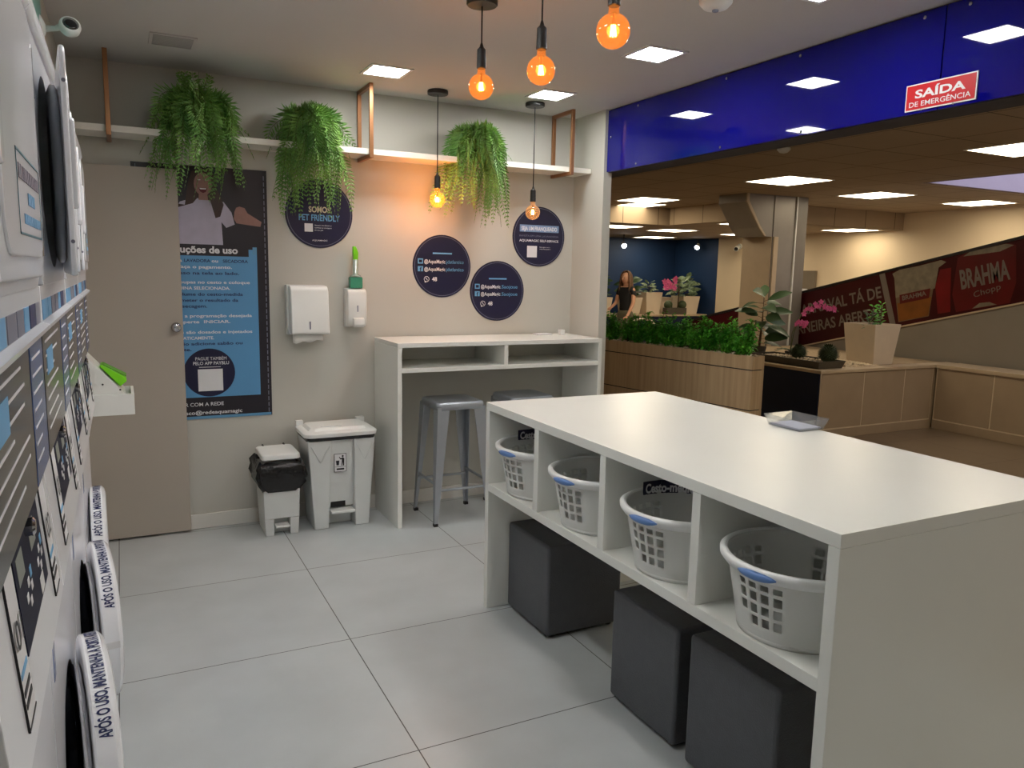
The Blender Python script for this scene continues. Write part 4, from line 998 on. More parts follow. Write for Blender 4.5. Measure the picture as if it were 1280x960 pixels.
G().lathe([(0.001, -0.030), (0.022, -0.028), (0.034, -0.012), (0.036, 0.006), (0.033, 0.016), (0.030, 0.018)], (0, 0, 0), 28).xf(Mr).build('housing', plas_m, t, smooth=True)
G().lathe([(0.030, 0.0175), (0.012, 0.020), (0.001, 0.021)], (0, 0, 0), 28).xf(Mr).build('lens', glass_dark, t, smooth=True)

# ================================================================== MALL
for x, y, z, lb in ((6.25, 6.07, MZ, 'large warm panel light in the mall ceiling in front of the column'), (6.39, 8.67, MZ, 'warm mall panel light at far left, nearest the laundry pillar'),
                    (8.13, 6.50, MZ, 'warm mall panel light just right of the column'), (9.90, 6.37, MZ, 'warm mall panel light at right beside the skylight corner'),
                    (6.15, 3.60, MZ, 'bright mall panel light cut by the right edge of the photo'),
                    (10.12, 8.50, LZ, 'panel light in the lowered mall ceiling right of the column'),
                    (8.0, 8.45, LZ, 'panel light in the lowered ceiling left of the column capital, nearer of two'),
                    (9.95, 10.62, LZ, 'panel light in the lowered ceiling left of the column, farther of two'),
                    (8.30, 10.55, LZ, 'panel light in the lowered ceiling above the dark blue wall, middle'),
                    (9.55, 12.7, LZ, 'farthest panel light against the dark blue wall'),
                    (7.03, 10.32, LZ, 'panel light in the lowered ceiling half hidden by the laundry pillar')):
    light_panel(x, y, z, 0.60, mled_m, lb)
light_panel(6.75, 9.30, MZ, 0.5, mled_m, 'panel light just before the lowered mall ceiling step')
for x, y in ((4.2, 1.0), (6.1, 1.0), (6.1, -1.3), (4.2, -1.3), (4.4, 10.9)):  # extra unseen panels, added for more light in the mall
    light_panel(x, y, MZ if y < 9 else LZ, 0.60, mled_m, 'unseen warm panel light added to brighten the mall', group='added mall lights out of view')
t = thing('sprinkler_dome', (4.665, 4.6, MZ), 'small white dome on the mall ceiling near the blue fascia', 'detector')
G().lathe([(0.05, 0), (0.05, -0.015), (0.03, -0.035), (0.001, -0.042)], (4.665, 4.6, MZ), 24).build('dome', plas_m, t, smooth=True)

# ---- block planter with cladding, low wall
BX, BY = 5.752, 5.03; BZ = 0.655
blk = G().box(BX+0.012, 7.76, BY+0.012, 7.16, 0, BZ-0.03)
t = thing('block_planter', (6.6, 6.0, 0), 'stone clad block planter with dark blue end, carrying troughs and pots', 'planter')
blk.build('core', clad_m, t)
B(BX, BX+0.011, BY+0.012, 7.16, 0.0, BZ-0.03).build('glass_side', dblue_m, t)
ys = [BX+0.012, 6.353, 6.939, 7.37]
for a, b in zip(ys[:-1], ys[1:]): B(a+0.006, b-0.006, BY, BY+0.011, 0.10, BZ-0.03).build('cladding_slab', clad_m, t, bevel=0.003)
B(BX+0.012, 7.37, BY+0.003, BY+0.0115, 0.0, BZ-0.031).build('grout_face', grout_m, t)
B(BX+0.012, 7.372, BY-0.002, BY+0.010, 0.0, 0.088).build('skirting', clad_m, t, bevel=0.002)
G().box(BX-0.01, 7.76, BY-0.012, BY+0.14, BZ-0.03, BZ).box(BX-0.01, BX+0.12, BY+0.14, 7.16, BZ-0.03, BZ).build('cap', cap_m, t, bevel=0.003)
G().box(BX+0.12, 7.76, BY+0.14, 7.16, BZ-0.03, BZ-0.008).build('soil_bed', mat('bed_stone', (168, 146, 116), 0.7, noise=0.1, nscale=20), t)
t = thing('low_wall', (7.55, 3.0, 0), 'low stone clad wall with pale cap running along the ramp', 'wall')
B(7.412, 7.76, -2.5, BY-0.012, 0, BZ-0.035).build('core', clad_m, t)
B(7.404, 7.413, -2.5, BY-0.012, 0.0, BZ-0.037).build('grout_face', grout_m, t)
yy = [BY-0.02, 4.43, 3.82, 3.22, 2.62, 2.02, 1.4]
for a, b in zip(yy[1:], yy[:-1]): B(7.400, 7.411, a+0.006, b-0.006, 0.10, BZ-0.035).build('cladding_slab', clad_m, t, bevel=0.003)
B(7.394, 7.411, -2.5, BY-0.015, 0, 0.088).build('skirting', clad_m, t, bevel=0.002)
B(7.385, 7.76, -2.5, BY-0.014, BZ-0.034, BZ+0.004).build('cap', cap_m, t, bevel=0.003)
# gravel: stones on the block
random.seed(21)
def stones(name, x0, x1, y0, y1, z, n, r0, r1, label, parent=None, m_=gravel_m, hump=0.0):
    g = G()
    for i in range(n):
        x, y = random.uniform(x0, x1), random.uniform(y0, y1); r = random.uniform(r0, r1)
        u = (x-x0)/(x1-x0)*2-1; v = (y-y0)/(y1-y0)*2-1
        zz = z + hump*max(0, 1-u*u)*max(0, 1-v*v) + r*0.3
        a = random.uniform(0, 3.1); ca, sa = math.cos(a), math.sin(a); q = random.uniform(0.6, 1.0)
        P = [(r*1.2, 0, 0), (0, r*q, 0), (-r*1.1, 0, 0), (0, -r*q, 0), (0, 0, r*0.6), (0, 0, -r*0.6)]
        g.add([(x+ca*a_-sa*b_, y+sa*a_+ca*b_, zz+c_) for a_, b_, c_ in P], [(0, 1, 4), (1, 2, 4), (2, 3, 4), (3, 0, 4), (1, 0, 5), (2, 1, 5), (3, 2, 5), (0, 3, 5)])
    o = g.build(name, m_, parent)
    if parent is None: tag(o, label, 'gravel', kind='stuff')
    elif n > 100: o['kind'] = 'stuff'
    return o
stones('gravel', 5.98, 6.75, 5.19, 5.75, BZ-0.008, 1400, 0.008, 0.018, 'cream gravel heaped beside the troughs and the tapered pot', hump=0.035)

# leaves helpers
def leaf(g, p, d, n_, L_, W_, curl=0.15, seg=4):
    """a pointed oval leaf from p along d with face normal n_"""
    d = d.normalized(); s_ = d.cross(n_)
    if s_.length < 1e-3: s_ = Vector((1, 0, 0))
    s_.normalize(); n2 = s_.cross(d)
    V = []; F = []
    for i in range(seg+1):
        f = i/seg; wv = W_*0.5*math.sin(math.pi*min(0.97, 0.06+f*0.92))**0.8
        c = p + d*(L_*f) - n2*(curl*L_*f*f)
        V += [c - s_*wv + n2*wv*0.25, c, c + s_*wv + n2*wv*0.25]
    for i in range(seg):
        a = 3*i; F += [(a, a+1, a+4, a+3), (a+1, a+2, a+5, a+4)]
    g.add(V, F)
def tree_plant(t, base, h, n, L_, W_, m_, spread=0.5, lean=(0, 0), seed=1, start=0.35, updir=0.3, stems=1):
    rnd = random.Random(seed); g = G(); st = G()
    for s_ in range(stems):
        off = Vector((rnd.uniform(-1, 1)*0.05*(stems > 1), rnd.uniform(-1, 1)*0.04*(stems > 1), 0))
        b = Vector(base)+off; top = b+Vector((lean[0], lean[1], h*rnd.uniform(0.85, 1)))
        st.tube([b, b.lerp(top, 0.5)+Vector((0.01, 0, 0)), top], [0.012*h/0.5, 0.009*h/0.5, 0.005*h/0.5], 7)
        for i in range(n//stems):
            f = start+(1-start)*i/max(1, n//stems-1); p = b.lerp(top, f); a = 2.4*i+rnd.uniform(-.4, .4)
            d = Vector((math.cos(a), math.sin(a), rnd.uniform(-0.1, updir)+0.5*(f > 0.9)))
            q = p + d.normalized()*L_*0.25; st.tube([p, q], [0.003, 0.002], 4, cap=False)
            leaf(g, q, d, Vector((rnd.uniform(-.9, .1), rnd.uniform(-1.1, 0), 0.7)), L_*rnd.uniform(0.7, 1.1), W_*rnd.uniform(0.8, 1.1), rnd.uniform(0.1, 0.4))
    g.flatmesh().build('leaves', m_, t, smooth=True); st.build('stem', trunk_m, t, smooth=True)
# troughs
def trough(x0, x1, y0, y1, z, h, label, rz=0):
    t = thing('planter_trough', ((x0+x1)/2, (y0+y1)/2, z), label, 'planter')
    cx_, cy_ = (x0+x1)/2, (y0+y1)/2
    e = 0.025
    g = G(); o = [(x0+e, y0+e), (x1-e, y0+e), (x1-e, y1-e), (x0+e, y1-e)]; p = [(x0, y0), (x1, y0), (x1, y1), (x0, y1)]; q = [(x0+0.02, y0+0.02), (x1-0.02, y0+0.02), (x1-0.02, y1-0.02), (x0+0.02, y1-0.02)]
    V = [(a, b, z) for a, b in o]+[(a, b, z+h) for a, b in p]+[(a, b, z+h) for a, b in q]+[(a, b, z+h-0.03) for a, b in q]
    F = [(3, 2, 1, 0), (12, 13, 14, 15)]
    for k in range(4):
        n_ = (k+1) % 4
        F += [(k, n_, 4+n_, 4+k), (4+k, 4+n_, 8+n_, 8+k), (8+k, 8+n_, 12+n_, 12+k)]
    g.add(V, F).build('trough', trough_m, t)
    return t
TZ = BZ-0.004
t = trough(5.80, 6.16, 5.10, 6.02, TZ, 0.075, 'long dark trough at the block corner with two round succulents and pale stones')
stones('trough_stones', 5.83, 6.13, 5.14, 5.98, TZ+0.05, 260, 0.008, 0.018, None, t, hump=0.02)
t2 = trough(5.80, 6.30, 6.30, 7.15, TZ, 0.08, 'dark trough behind, holding the broad leaved plant trunk')
stones('trough_stones', 5.83, 6.27, 6.34, 7.11, TZ+0.055, 260, 0.008, 0.018, None, t2, hump=0.02)
def succulent(x, y, z, r, label):
    t = thing('round_succulent', (x, y, z), label, 'succulent')
    rnd = random.Random(int(x*100)); g = G(); g.ball((x, y, z+r*0.8), r*0.82, 16, 10)
    g.build('core', cact_m, t, smooth=True); h = G()
    for i in range(190):
        a = 2.39996*i; zz = -0.35+1.35*i/190; q = math.sqrt(max(0, 1-zz*zz)); d = Vector((q*math.cos(a), q*math.sin(a), zz))
        leaf(h, Vector((x, y, z+r*0.8))+d*r*0.72, d, Vector((0, 0, 1)) if abs(zz) < 0.9 else Vector((1, 0, 0)), r*0.36, r*0.2, 0.2, 2)
    h.flatmesh().build('leaves', cact_m, t)
succulent(5.98, 5.52, TZ+0.05, 0.085, 'round dark green succulent at the back of the front trough')
succulent(6.03, 5.20, TZ+0.05, 0.10, 'larger round succulent with pale stones beside it in the front trough')
t = thing('broad_leaf_plant', (6.05, 6.0, TZ), 'tall broad leaved potted plant in front of the grey column', 'potted plant')
G().lathe([(0.05, 0), (0.075, 0.09), (0.08, 0.12), (0.07, 0.12), (0.068, 0.10), (0.001, 0.10)], (6.06, 6.14, TZ), 20).build('pot', trough_m, t, smooth=False)
tree_plant(t, (6.06, 6.14, TZ+0.09), 0.60, 26, 0.23, 0.115, fid_m, seed=4, start=0.12, updir=0.35, lean=(0.03, 0))
# orchid
t = thing('pink_orchid', (6.35, 5.9, TZ), 'pink orchid arching beside the broad leaved plant', 'orchid')
G().lathe([(0.04, 0), (0.055, 0.08), (0.05, 0.08), (0.001, 0.07)], (6.32, 5.95, TZ), 16).build('pot', trough_m, t)
pts = [Vector((6.32, 5.95, TZ+0.07)), Vector((6.34, 5.93, TZ+0.30)), Vector((6.42, 5.9, TZ+0.52)), Vector((6.58, 5.86, TZ+0.60)), Vector((6.74, 5.83, TZ+0.57)), Vector((6.84, 5.81, TZ+0.50))]
g = G().tube(pts, 0.005, 6)
pts2 = [Vector((6.32, 5.95, TZ+0.07)), Vector((6.30, 5.92, TZ+0.28)), Vector((6.35, 5.9, TZ+0.42)), Vector((6.44, 5.86, TZ+0.38))]
g.tube(pts2, 0.004, 6).build('stem', leafd_m, t, smooth=True)
rnd = random.Random(9); g = G()
def along(P, f):
    k = min(len(P)-2, int(f*(len(P)-1))); return P[k].lerp(P[k+1], f*(len(P)-1)-k)
def flower(c, r):
    f0 = Vector((rnd.uniform(-.6, .2), -1, rnd.uniform(-.4, .3))).normalized(); sd = f0.cross(Vector((0, 0, 1))).normalized(); up = sd.cross(f0)
    for q in range(5):
        a = 2*math.pi*q/5+0.3; leaf(g, c, sd*math.cos(a)+up*math.sin(a)+f0*0.15, f0, r, r*0.75, 0.1, 3)
for i in range(17): flower(along(pts, 0.38+0.50*i/16)+Vector((rnd.uniform(-.02, .02), -0.02, rnd.uniform(-.045, .02))), 0.032)
for i in range(9): flower(along(pts2, 0.5+0.5*i/8)+Vector((rnd.uniform(-.03, .03), -0.02, rnd.uniform(-.05, .02))), 0.032)
g.flatmesh().build('flowers', pink_m, t)
g = G()
for a in (0.3, 1.7, 3.0, 4.2, 5.3): leaf(g, Vector((6.32, 5.95, TZ+0.08)), Vector((math.cos(a), math.sin(a), 0.5)), Vector((0, 0, 1)), 0.18, 0.06, 0.5)
g.flatmesh().build('leaves', fid_m, t)
# tapered pot
def tapered_pot(x0, x1, y0, y1, z, h, e, label, plants, group=None, grooves=()):
    t = thing('tapered_planter', ((x0+x1)/2, (y0+y1)/2, z), label, 'planter', group)
    o = [(x0+e, y0+e*0.6), (x1-e, y0+e*0.6), (x1-e, y1-e*0.6), (x0+e, y1-e*0.6)]; p = [(x0, y0), (x1, y0), (x1, y1), (x0, y1)]; q = [(x0+0.02, y0+0.02), (x1-0.02, y0+0.02), (x1-0.02, y1-0.02), (x0+0.02, y1-0.02)]
    V = [(a, b, z) for a, b in o]+[(a, b, z+h) for a, b in p]+[(a, b, z+h) for a, b in q]+[(a, b, z+h-0.04) for a, b in q]
    F = [(3, 2, 1, 0), (12, 13, 14, 15)]
    for k in range(4):
        n_ = (k+1) % 4; F += [(k, n_, 4+n_, 4+k), (4+k, 4+n_, 8+n_, 8+k), (8+k, 8+n_, 12+n_, 12+k)]
    G().add(V, F).build('shell', pot_m, t)
    for gx in grooves:
        G().add([(gx-0.003, y0+e*0.6-0.002, z), (gx+0.003, y0+e*0.6-0.002, z), (gx+0.003, y0-0.002, z+h), (gx-0.003, y0-0.002, z+h), (gx-0.003, y0+e*0.6+0.002, z), (gx+0.003, y0+e*0.6+0.002, z), (gx+0.003, y0+0.002, z+h), (gx-0.003, y0+0.002, z+h)],
                [(0, 1, 2, 3), (0, 4, 5, 1), (1, 5, 6, 2), (2, 6, 7, 3), (3, 7, 4, 0)]).build('seam', trough_m, t)
    B(x0+0.03, x1-0.03, y0+0.03, y1-0.03, z+h-0.05, z+h-0.035).build('soil', trunk_m, t)
    if plants: plants(t, (x0+x1)/2, (y0+y1)/2, z+h-0.04)
    return t
def plants_a(t, x, y, z):
    tree_plant(t, (x+0.02, y-0.05, z), 0.24, 60, 0.05, 0.02, box_m, seed=2, start=0.1, updir=0.8, stems=3)
    tree_plant(t, (x-0.12, y-0.08, z), 0.13, 30, 0.07, 0.012, fid_m, seed=3, start=0.0, updir=1.2, stems=2)
tapered_pot(6.66, 7.04, 5.20, 5.58, BZ-0.004, 0.405, 0.05, 'cream tapered square planter with small green plants on the block', plants_a)

# ---- ramp wall with banner
def zr_top(y): return 1.921-0.2296*(y-4.535)
def zr_bot(y): return 1.318-0.2500*(y-4.468)
RX = 7.80
ya, yb = 1.2, 9.45
g = G().prism([(ya, 0), (yb, 0), (yb, max(0.0, zr_top(yb)-0.02)), (ya, zr_top(ya)-0.02)], RX+0.012, RX+0.10, 'X')
struct('wall_ramp', g, ramp_m)
struct('ramp_floor', G().prism([(1.2, zr_bot(1.2)-0.05), (12.0, 0.0), (12.0, -0.02), (1.2, -0.02)], RX+0.10, 10.65, 'X'), ramp_m).name = 'floor_ramp'
t = thing('banner', (RX, 6.0, 1.3), 'long dark red beer advertisement banner sloping along the ramp wall', 'banner')
G().prism([(yb, zr_bot(yb)), (yb, zr_top(yb)), (ya, zr_top(ya)), (ya, zr_bot(ya))], RX, RX+0.012, 'X').build('printed_sheet', maroon_m, t)
G().prism([(yb, zr_top(yb)), (yb, zr_top(yb)+0.03), (ya, zr_top(ya)+0.03), (ya, zr_top(ya))], RX-0.01, RX+0.11, 'X').build('top_rail', mat('rail_dark', (34, 26, 28), 0.35, noise=0.1), t)
G().prism([(yb, zr_bot(yb)-0.018), (yb, zr_bot(yb)), (ya, zr_bot(ya)), (ya, zr_bot(ya)-0.018)], RX-0.004, RX+0.02, 'X').build('bottom_rail', cap_m, t)
sl = Vector((0, -1, 0.235)).normalized(); upv = Vector((0, 0.16, 1)).normalized()
upv = Vector((1, 0, 0)).cross(sl)*-1
if upv.z < 0: upv = -upv
bl = mat('banner_print_grey', (122, 112, 104), 0.4, noise=0.05)
def onb(y, z): return (RX, y, z)
g = G()
g.text('CARNAVAL', onb(6.60, 1.075+0.04), sl, upv, 0.135, 0.62, 0.02, 'R' if False else 'L', 0.004)
E_ = None
g.V = []; g.F = []
# first line ends near Y=6.02, second near Y=5.95
g.text('CARNAVAL TÁ DE', onb(6.04, 1.300), sl, upv, 0.135, 1.28, 0.02, 'R', 0.004)
g.text('TORNEIRAS ABERTAS', onb(5.985, 1.075), sl, upv, 0.135, 1.50, 0.02, 'R', 0.004)
g.flatmesh().build('slogan_lettering', bl, t)
def yz(P, x): return [(x, a, b) for a, b in P]
def bpoly(name, polys, m_, x):
    g = G()
    for k, P in enumerate(polys): g.poly(yz(P, x-0.0004*k))
    return g.flatmesh().build(name, m_, t)
foam = mat('print_foam', (132, 122, 104), 0.4, noise=0.2, nscale=14); beer = mat('print_beer', (132, 78, 24), 0.4, noise=0.2, nscale=6); cred = mat('print_red', (92, 8, 14), 0.3, noise=0.15, nscale=5)
bpoly('printed_glass', [[(5.80, 1.03), (5.86, 1.30), (5.90, 1.52), (5.38, 1.66), (5.42, 1.40), (5.44, 1.12)]], mat('print_glass', (112, 92, 70), 0.4, noise=0.2, nscale=5), RX-0.002)
bpoly('printed_foam', [[(5.86, 1.30), (5.90, 1.52), (5.93, 1.57), (5.84, 1.615), (5.60, 1.66), (5.36, 1.72), (5.30, 1.70), (5.38, 1.64), (5.40, 1.42)]], foam, RX-0.003)
bpoly('printed_beer', [[(5.795, 1.04), (5.835, 1.24), (5.43, 1.33), (5.445, 1.125)]], beer, RX-0.0036)
bpoly('printed_label', [[(5.80, 1.235), (5.815, 1.335), (5.45, 1.42), (5.455, 1.315)]], cred, RX-0.0044)
G().text('BRAHMA', onb(5.63, 1.310), sl, upv, 0.052, 0.29, 0.02, 'C', 0.006).flatmesh().build('label_lettering', bl, t)
bpoly('printed_can', [[(5.14, 1.18), (5.20, 1.36), (5.18, 1.74), (5.08, 1.80), (4.68, 1.88), (4.60, 1.86), (4.56, 1.50), (4.60, 1.30)]], cred, RX-0.002)
bpoly('printed_can_top', [[(5.12, 1.755), (5.06, 1.80), (4.70, 1.875), (4.62, 1.86), (4.75, 1.80)], [(4.97, 1.225), (4.90, 1.285), (4.80, 1.30), (4.72, 1.275), (4.74, 1.275)]], foam, RX-0.003)
bpoly('printed_second_glass', [[(5.34, 1.15), (5.40, 1.45), (5.36, 1.62), (5.24, 1.64), (5.22, 1.36), (5.20, 1.18)]], mat('print_red_dark', (112, 8, 16), 0.3, noise=0.2, nscale=5), RX-0.0022)
bpoly('printed_bar', [[(6.10, 1.56), (6.03, 1.58), (5.83, 1.00), (5.90, 0.985)]], bl, RX-0.002)
g = G().text('BRAHMA', onb(4.86, 1.480), sl, upv, 0.20, 0.50, 0.03, 'C', 0.006)
g.text('Chopp', onb(4.83, 1.385), Vector((0, -1, 0.36)).normalized(), upv, 0.062, 0.28, 0.0, 'C', 0.006)
g.flatmesh().build('can_lettering', bl, t)

# ---- column
t = struct('column', G().box(7.22, 7.77, 7.20, 7.70, 0.0, MZ), colm_m)
B(7.205, 7.22, 7.215, 7.70, 0.0, 2.02).build('side_panel', coll_m, t)
B(7.23, 7.30, 7.185, 7.20, 0.0, 2.0).build('trim_strip', coll_m, t)
B(7.575, 7.592, 7.180, 7.20, 0, MZ).build('light_strip', plas_m, t)
B(7.60, 7.77, 7.190, 7.20, 0, MZ).build('edge_panel', mat('edge_panel_grey', (120, 114, 108), 0.4, noise=0.03), t)
G().prism([(7.22, 2.0), (7.22, MZ), (6.76, MZ), (6.76, 2.40), (6.98, 2.10), (7.08, 2.0)], 7.21, 7.69, 'Y').build('capital', colm_m, t)
G().prism([(7.08, 2.0), (6.98, 2.10), (6.76, 2.40), (6.76, MZ), (6.80, MZ), (6.80, 2.41), (7.0, 2.12), (7.10, 2.01)], 7.195, 7.21, 'Y').build('capital_trim', coll_m, t)

# ---- wooden planter with boxwood
P1 = Vector((3.345, 7.65, 0)); P2 = Vector((3.925, 4.03, 0)); dl = (P2-P1).normalized(); nn = Vector((dl.y, -dl.x, 0))
if nn.x > 0: nn = -nn                                   # towards the laundry
WP = 0.13; PH = 0.95
def pq(a, off, z): q = P2 + dl*a - nn*off; return (q.x, q.y, z)      # a<=0 along the planter, off away from the laundry
LEN = (P2-P1).length
t = thing('wood_planter', (3.7, 5.5, 0), 'long wood clad planter divider between the laundry and the mall', 'planter')
def slab(a0, a1, o0, o1, z0, z1): return G().hexa([pq(a0, o0, z0), pq(a0, o1, z0), pq(a1, o1, z0), pq(a1, o0, z0)], [pq(a0, o0, z1), pq(a0, o1, z1), pq(a1, o1, z1), pq(a1, o0, z1)])
slab(-LEN, 0, 0.004, WP-0.004, 0, PH-0.012).build('core', black_m, t)
zs = [0.0, 0.28, 0.565, 0.852, PH]
for z0, z1 in zip(zs[:-1], zs[1:]): slab(-LEN, 0.004, 0, 0.02, z0+0.004, z1-0.004 if z1 < PH else z1).build('board', wood_m, t); slab(-0.002, 0.006, 0.02, WP, z0+0.004, z1-0.004 if z1 < PH else z1).build('end_board', wood_m, t)
slab(-LEN, 0.004, WP-0.02, WP, 0, PH).build('back_board', wood_m, t)
g = G()
random.seed(5)
for i in range(700):
    a = random.uniform(-LEN, -0.02); o = random.uniform(0.006, WP-0.01); r = random.uniform(0.006, 0.012); x, y, z = pq(a, o, PH-0.004+r*0.4)
    g.add([(x+r, y, z), (x, y+r, z), (x-r, y, z), (x, y-r, z), (x, y, z+r*0.7), (x, y, z-r*0.7)], [(0, 1, 4), (1, 2, 4), (2, 3, 4), (3, 0, 4), (1, 0, 5), (2, 1, 5), (3, 2, 5), (0, 3, 5)])
tag(g.build('white_stones', gravel_m, t), kind='stuff')
def shrub_proto(seed):
    rnd = random.Random(seed)
    t = thing('boxwood_shrub', (0, 0, 0), 'small bright green leafy shrub in the row along the wood planter', 'shrub', 'green shrubs along the wood planter')
    g = G(); st = G()
    for b in range(20):
        a = rnd.uniform(0, 6.28); tip = Vector((0.10*math.cos(a)*rnd.uniform(.2, 1), 0.10*math.sin(a)*rnd.uniform(.2, 1), rnd.uniform(0.07, 0.235)))
        st.tube([(0.2*tip.x, 0.2*tip.y, -0.01), tuple(tip)], [0.003, 0.0015], 4, cap=False)
        for q in range(60):
            f = rnd.uniform(0.12, 1.0); p = Vector((0.2*tip.x, 0.2*tip.y, 0)).lerp(tip, f) + Vector((rnd.gauss(0, .013), rnd.gauss(0, .013), rnd.gauss(0, .010)))
            d = Vector((rnd.uniform(-1, 1), rnd.uniform(-1, 1), rnd.uniform(-.4, .9)))
            leaf(g, p, d, Vector((rnd.uniform(-.3, .3), rnd.uniform(-.3, .3), 1)), rnd.uniform(0.022, 0.036), rnd.uniform(0.013, 0.021), 0.2, 2)
    g.flatmesh().build('leaves', box_m, t, local=True); st.build('stems', trunk_m, t, local=True)
    return t
protos = [shrub_proto(k) for k in (1, 2, 3)]
nsh = 24
for i in range(nsh):
    a = -0.13 - i*0.148; x, y, z = pq(a, WP*0.5+random.uniform(-0.015, 0.015), PH-0.004)
    o = protos[i] if i < 3 else dup(protos[i % 3], (0, 0, 0))
    o.location = (x, y, z); o.rotation_euler = (0, 0, random.uniform(0, 6.28)); s_ = random.uniform(0.92, 1.1); o.scale = (s_, s_, s_)

# ---- far ledge and its pots
t = thing('far_ledge', (8.4, 12.6, 0), 'dark topped ledge in front of the dark blue wall', 'ledge')
B(4.2, 10.64, 12.30, 12.95, 0, 0.70).build('body', dblue_m, t)
B(4.18, 10.64, 12.27, 12.97, 0.70, 0.735).build('top_slab', cap_m, t, bevel=0.004)
LZ_ = 0.735
def lp(label, x0, x1, h, seed, kind, y=12.4):
    def pl(t, x, y_, z):
        if kind: tree_plant(t, (x, y_, z), 0.40 if kind < 3 else 0.2, 22 if kind < 3 else 26, 0.24 if kind < 3 else 0.15, 0.12 if kind < 3 else 0.05, fid_m if kind == 1 else fid2_m, seed=seed, start=0.1, updir=0.6)
    return tapered_pot(x0, x1, y, y+0.4, LZ_, h, 0.05, label, pl)
lp('cream planter at far left behind the person', 7.98, 8.42, 0.33, 1, 1)
lp('cream planter right of the person with dark broad leaves', 8.95-0.18, 9.30-0.18, 0.33, 2, 1)
lp('tallest cream planter in the middle of the far ledge', 9.20, 9.60, 0.43, 5, 3)
lp('small cream planter behind the pink flowering plant', 9.62, 9.98, 0.33, 6, 0, 12.55)
lp('cream planter at the right end of the far ledge, variegated leaves', 10.06, 10.48, 0.36, 7, 2, 12.32)
t = thing('flower_trough', (9.9, 12.35, LZ_), 'dark trough on the far ledge with a pink flowering plant', 'planter')
B(9.63, 10.12, 12.28, 12.42, LZ_, LZ_+0.13).build('trough', trough_m, t, bevel=0.004)
tree_plant(t, (9.95, 12.35, LZ_+0.13), 0.58, 22, 0.24, 0.11, fid2_m, seed=8, start=0.45, updir=0.6)
g = G(); rnd = random.Random(4)
for i in range(14): flower(Vector((9.62+rnd.uniform(-.14, .16), 12.22, LZ_+0.62+rnd.uniform(-.12, .12))), 0.06)
g.flatmesh().build('flowers', pink_m, t)
for k, x in enumerate((9.70, 10.05)):
    tt = thing('round_cactus', (x, 12.34, LZ_+0.13), 'round dark cactus on the far trough, %s' % ('left of the stem' if k == 0 else 'right of the stem'), 'cactus')
    G().ball((x, 12.34, LZ_+0.19), 0.085, 16, 10).build('ball', cact_m, tt, smooth=True)
    G().lathe([(0.04, 0), (0.05, 0.02), (0.0, 0.02)], (x, 12.34, LZ_+0.13), 12).build('collar', trough_m, tt)
# wall spots on the blue wall
def wall_spot(x, y, z, label, d):
    t = thing('spot_light', (x, y, z), label, 'spotlight')
    G().tube([(x, y, LZ), (x, y, z+0.06)], 0.012, 8).build('rod', black_m, t)
    a = Vector((x, y, z)); dv_ = Vector(d).normalized()
    G().tube([a-dv_*0.06, a+dv_*0.05], [0.035, 0.05], 16).build('housing', plas_m, t)
    G().tube([a+dv_*0.05, a+dv_*0.054], [0.045, 0.045], 16).build('lens', spot_m, t)
wall_spot(8.55, 12.3, 2.06, 'bright spotlight hanging in front of the dark blue wall, above the planters', (-0.4, -1, -0.5))
wall_spot(10.50, 12.5, 2.10, 'spotlight at the upper right corner of the dark blue wall', (-1, -0.6, -0.8))
t = thing('security_camera', (10.6, 11.44, 2.03), 'small security camera on the pale mall wall left of the column', 'camera')
G().lathe([(0.05, 0), (0.05, -0.03)], (10.65, 11.44, 2.08), 16, 'X').build('wall_mount', plas_m, t)
G().tube([(10.62, 11.44, 2.08), (10.50, 11.36, 2.05), (10.40, 11.28, 2.02)], [0.02, 0.04, 0.045], 14).build('housing', plas_m, t)
G().tube([(10.40, 11.28, 2.02), (10.395, 11.276, 2.019)], 0.036, 14).build('lens', glass_dark, t)
# table behind the shrubs: pale curved seat back
t = thing('cafe_chair', (7.9, 9.6, 0), 'pale curved chair back just showing above the shrub row', 'chair')
CXc, CYc = 6.86, 9.30
g = G(); pts = []
for i in range(13):
    a = math.pi*i/12; pts.append((CXc-0.20*math.cos(a), CYc, 0.72+0.14*math.sin(a)**0.6))
g.tube(pts, 0.02, 8).build('backrest', pot_m, t, smooth=True)
B(CXc-0.21, CXc+0.21, CYc-0.42, CYc+0.01, 0.43, 0.46).build('seat', pot_m, t, bevel=0.01)
for sx in (-0.19, 0.19):
    G().tube([(CXc+sx, CYc, 0.72), (CXc+sx, CYc+0.03, 0)], 0.014, 8).build('leg', steel_m, t); G().tube([(CXc+sx, CYc-0.38, 0.44), (CXc+sx, CYc-0.40, 0)], 0.014, 8).build('leg', steel_m, t)

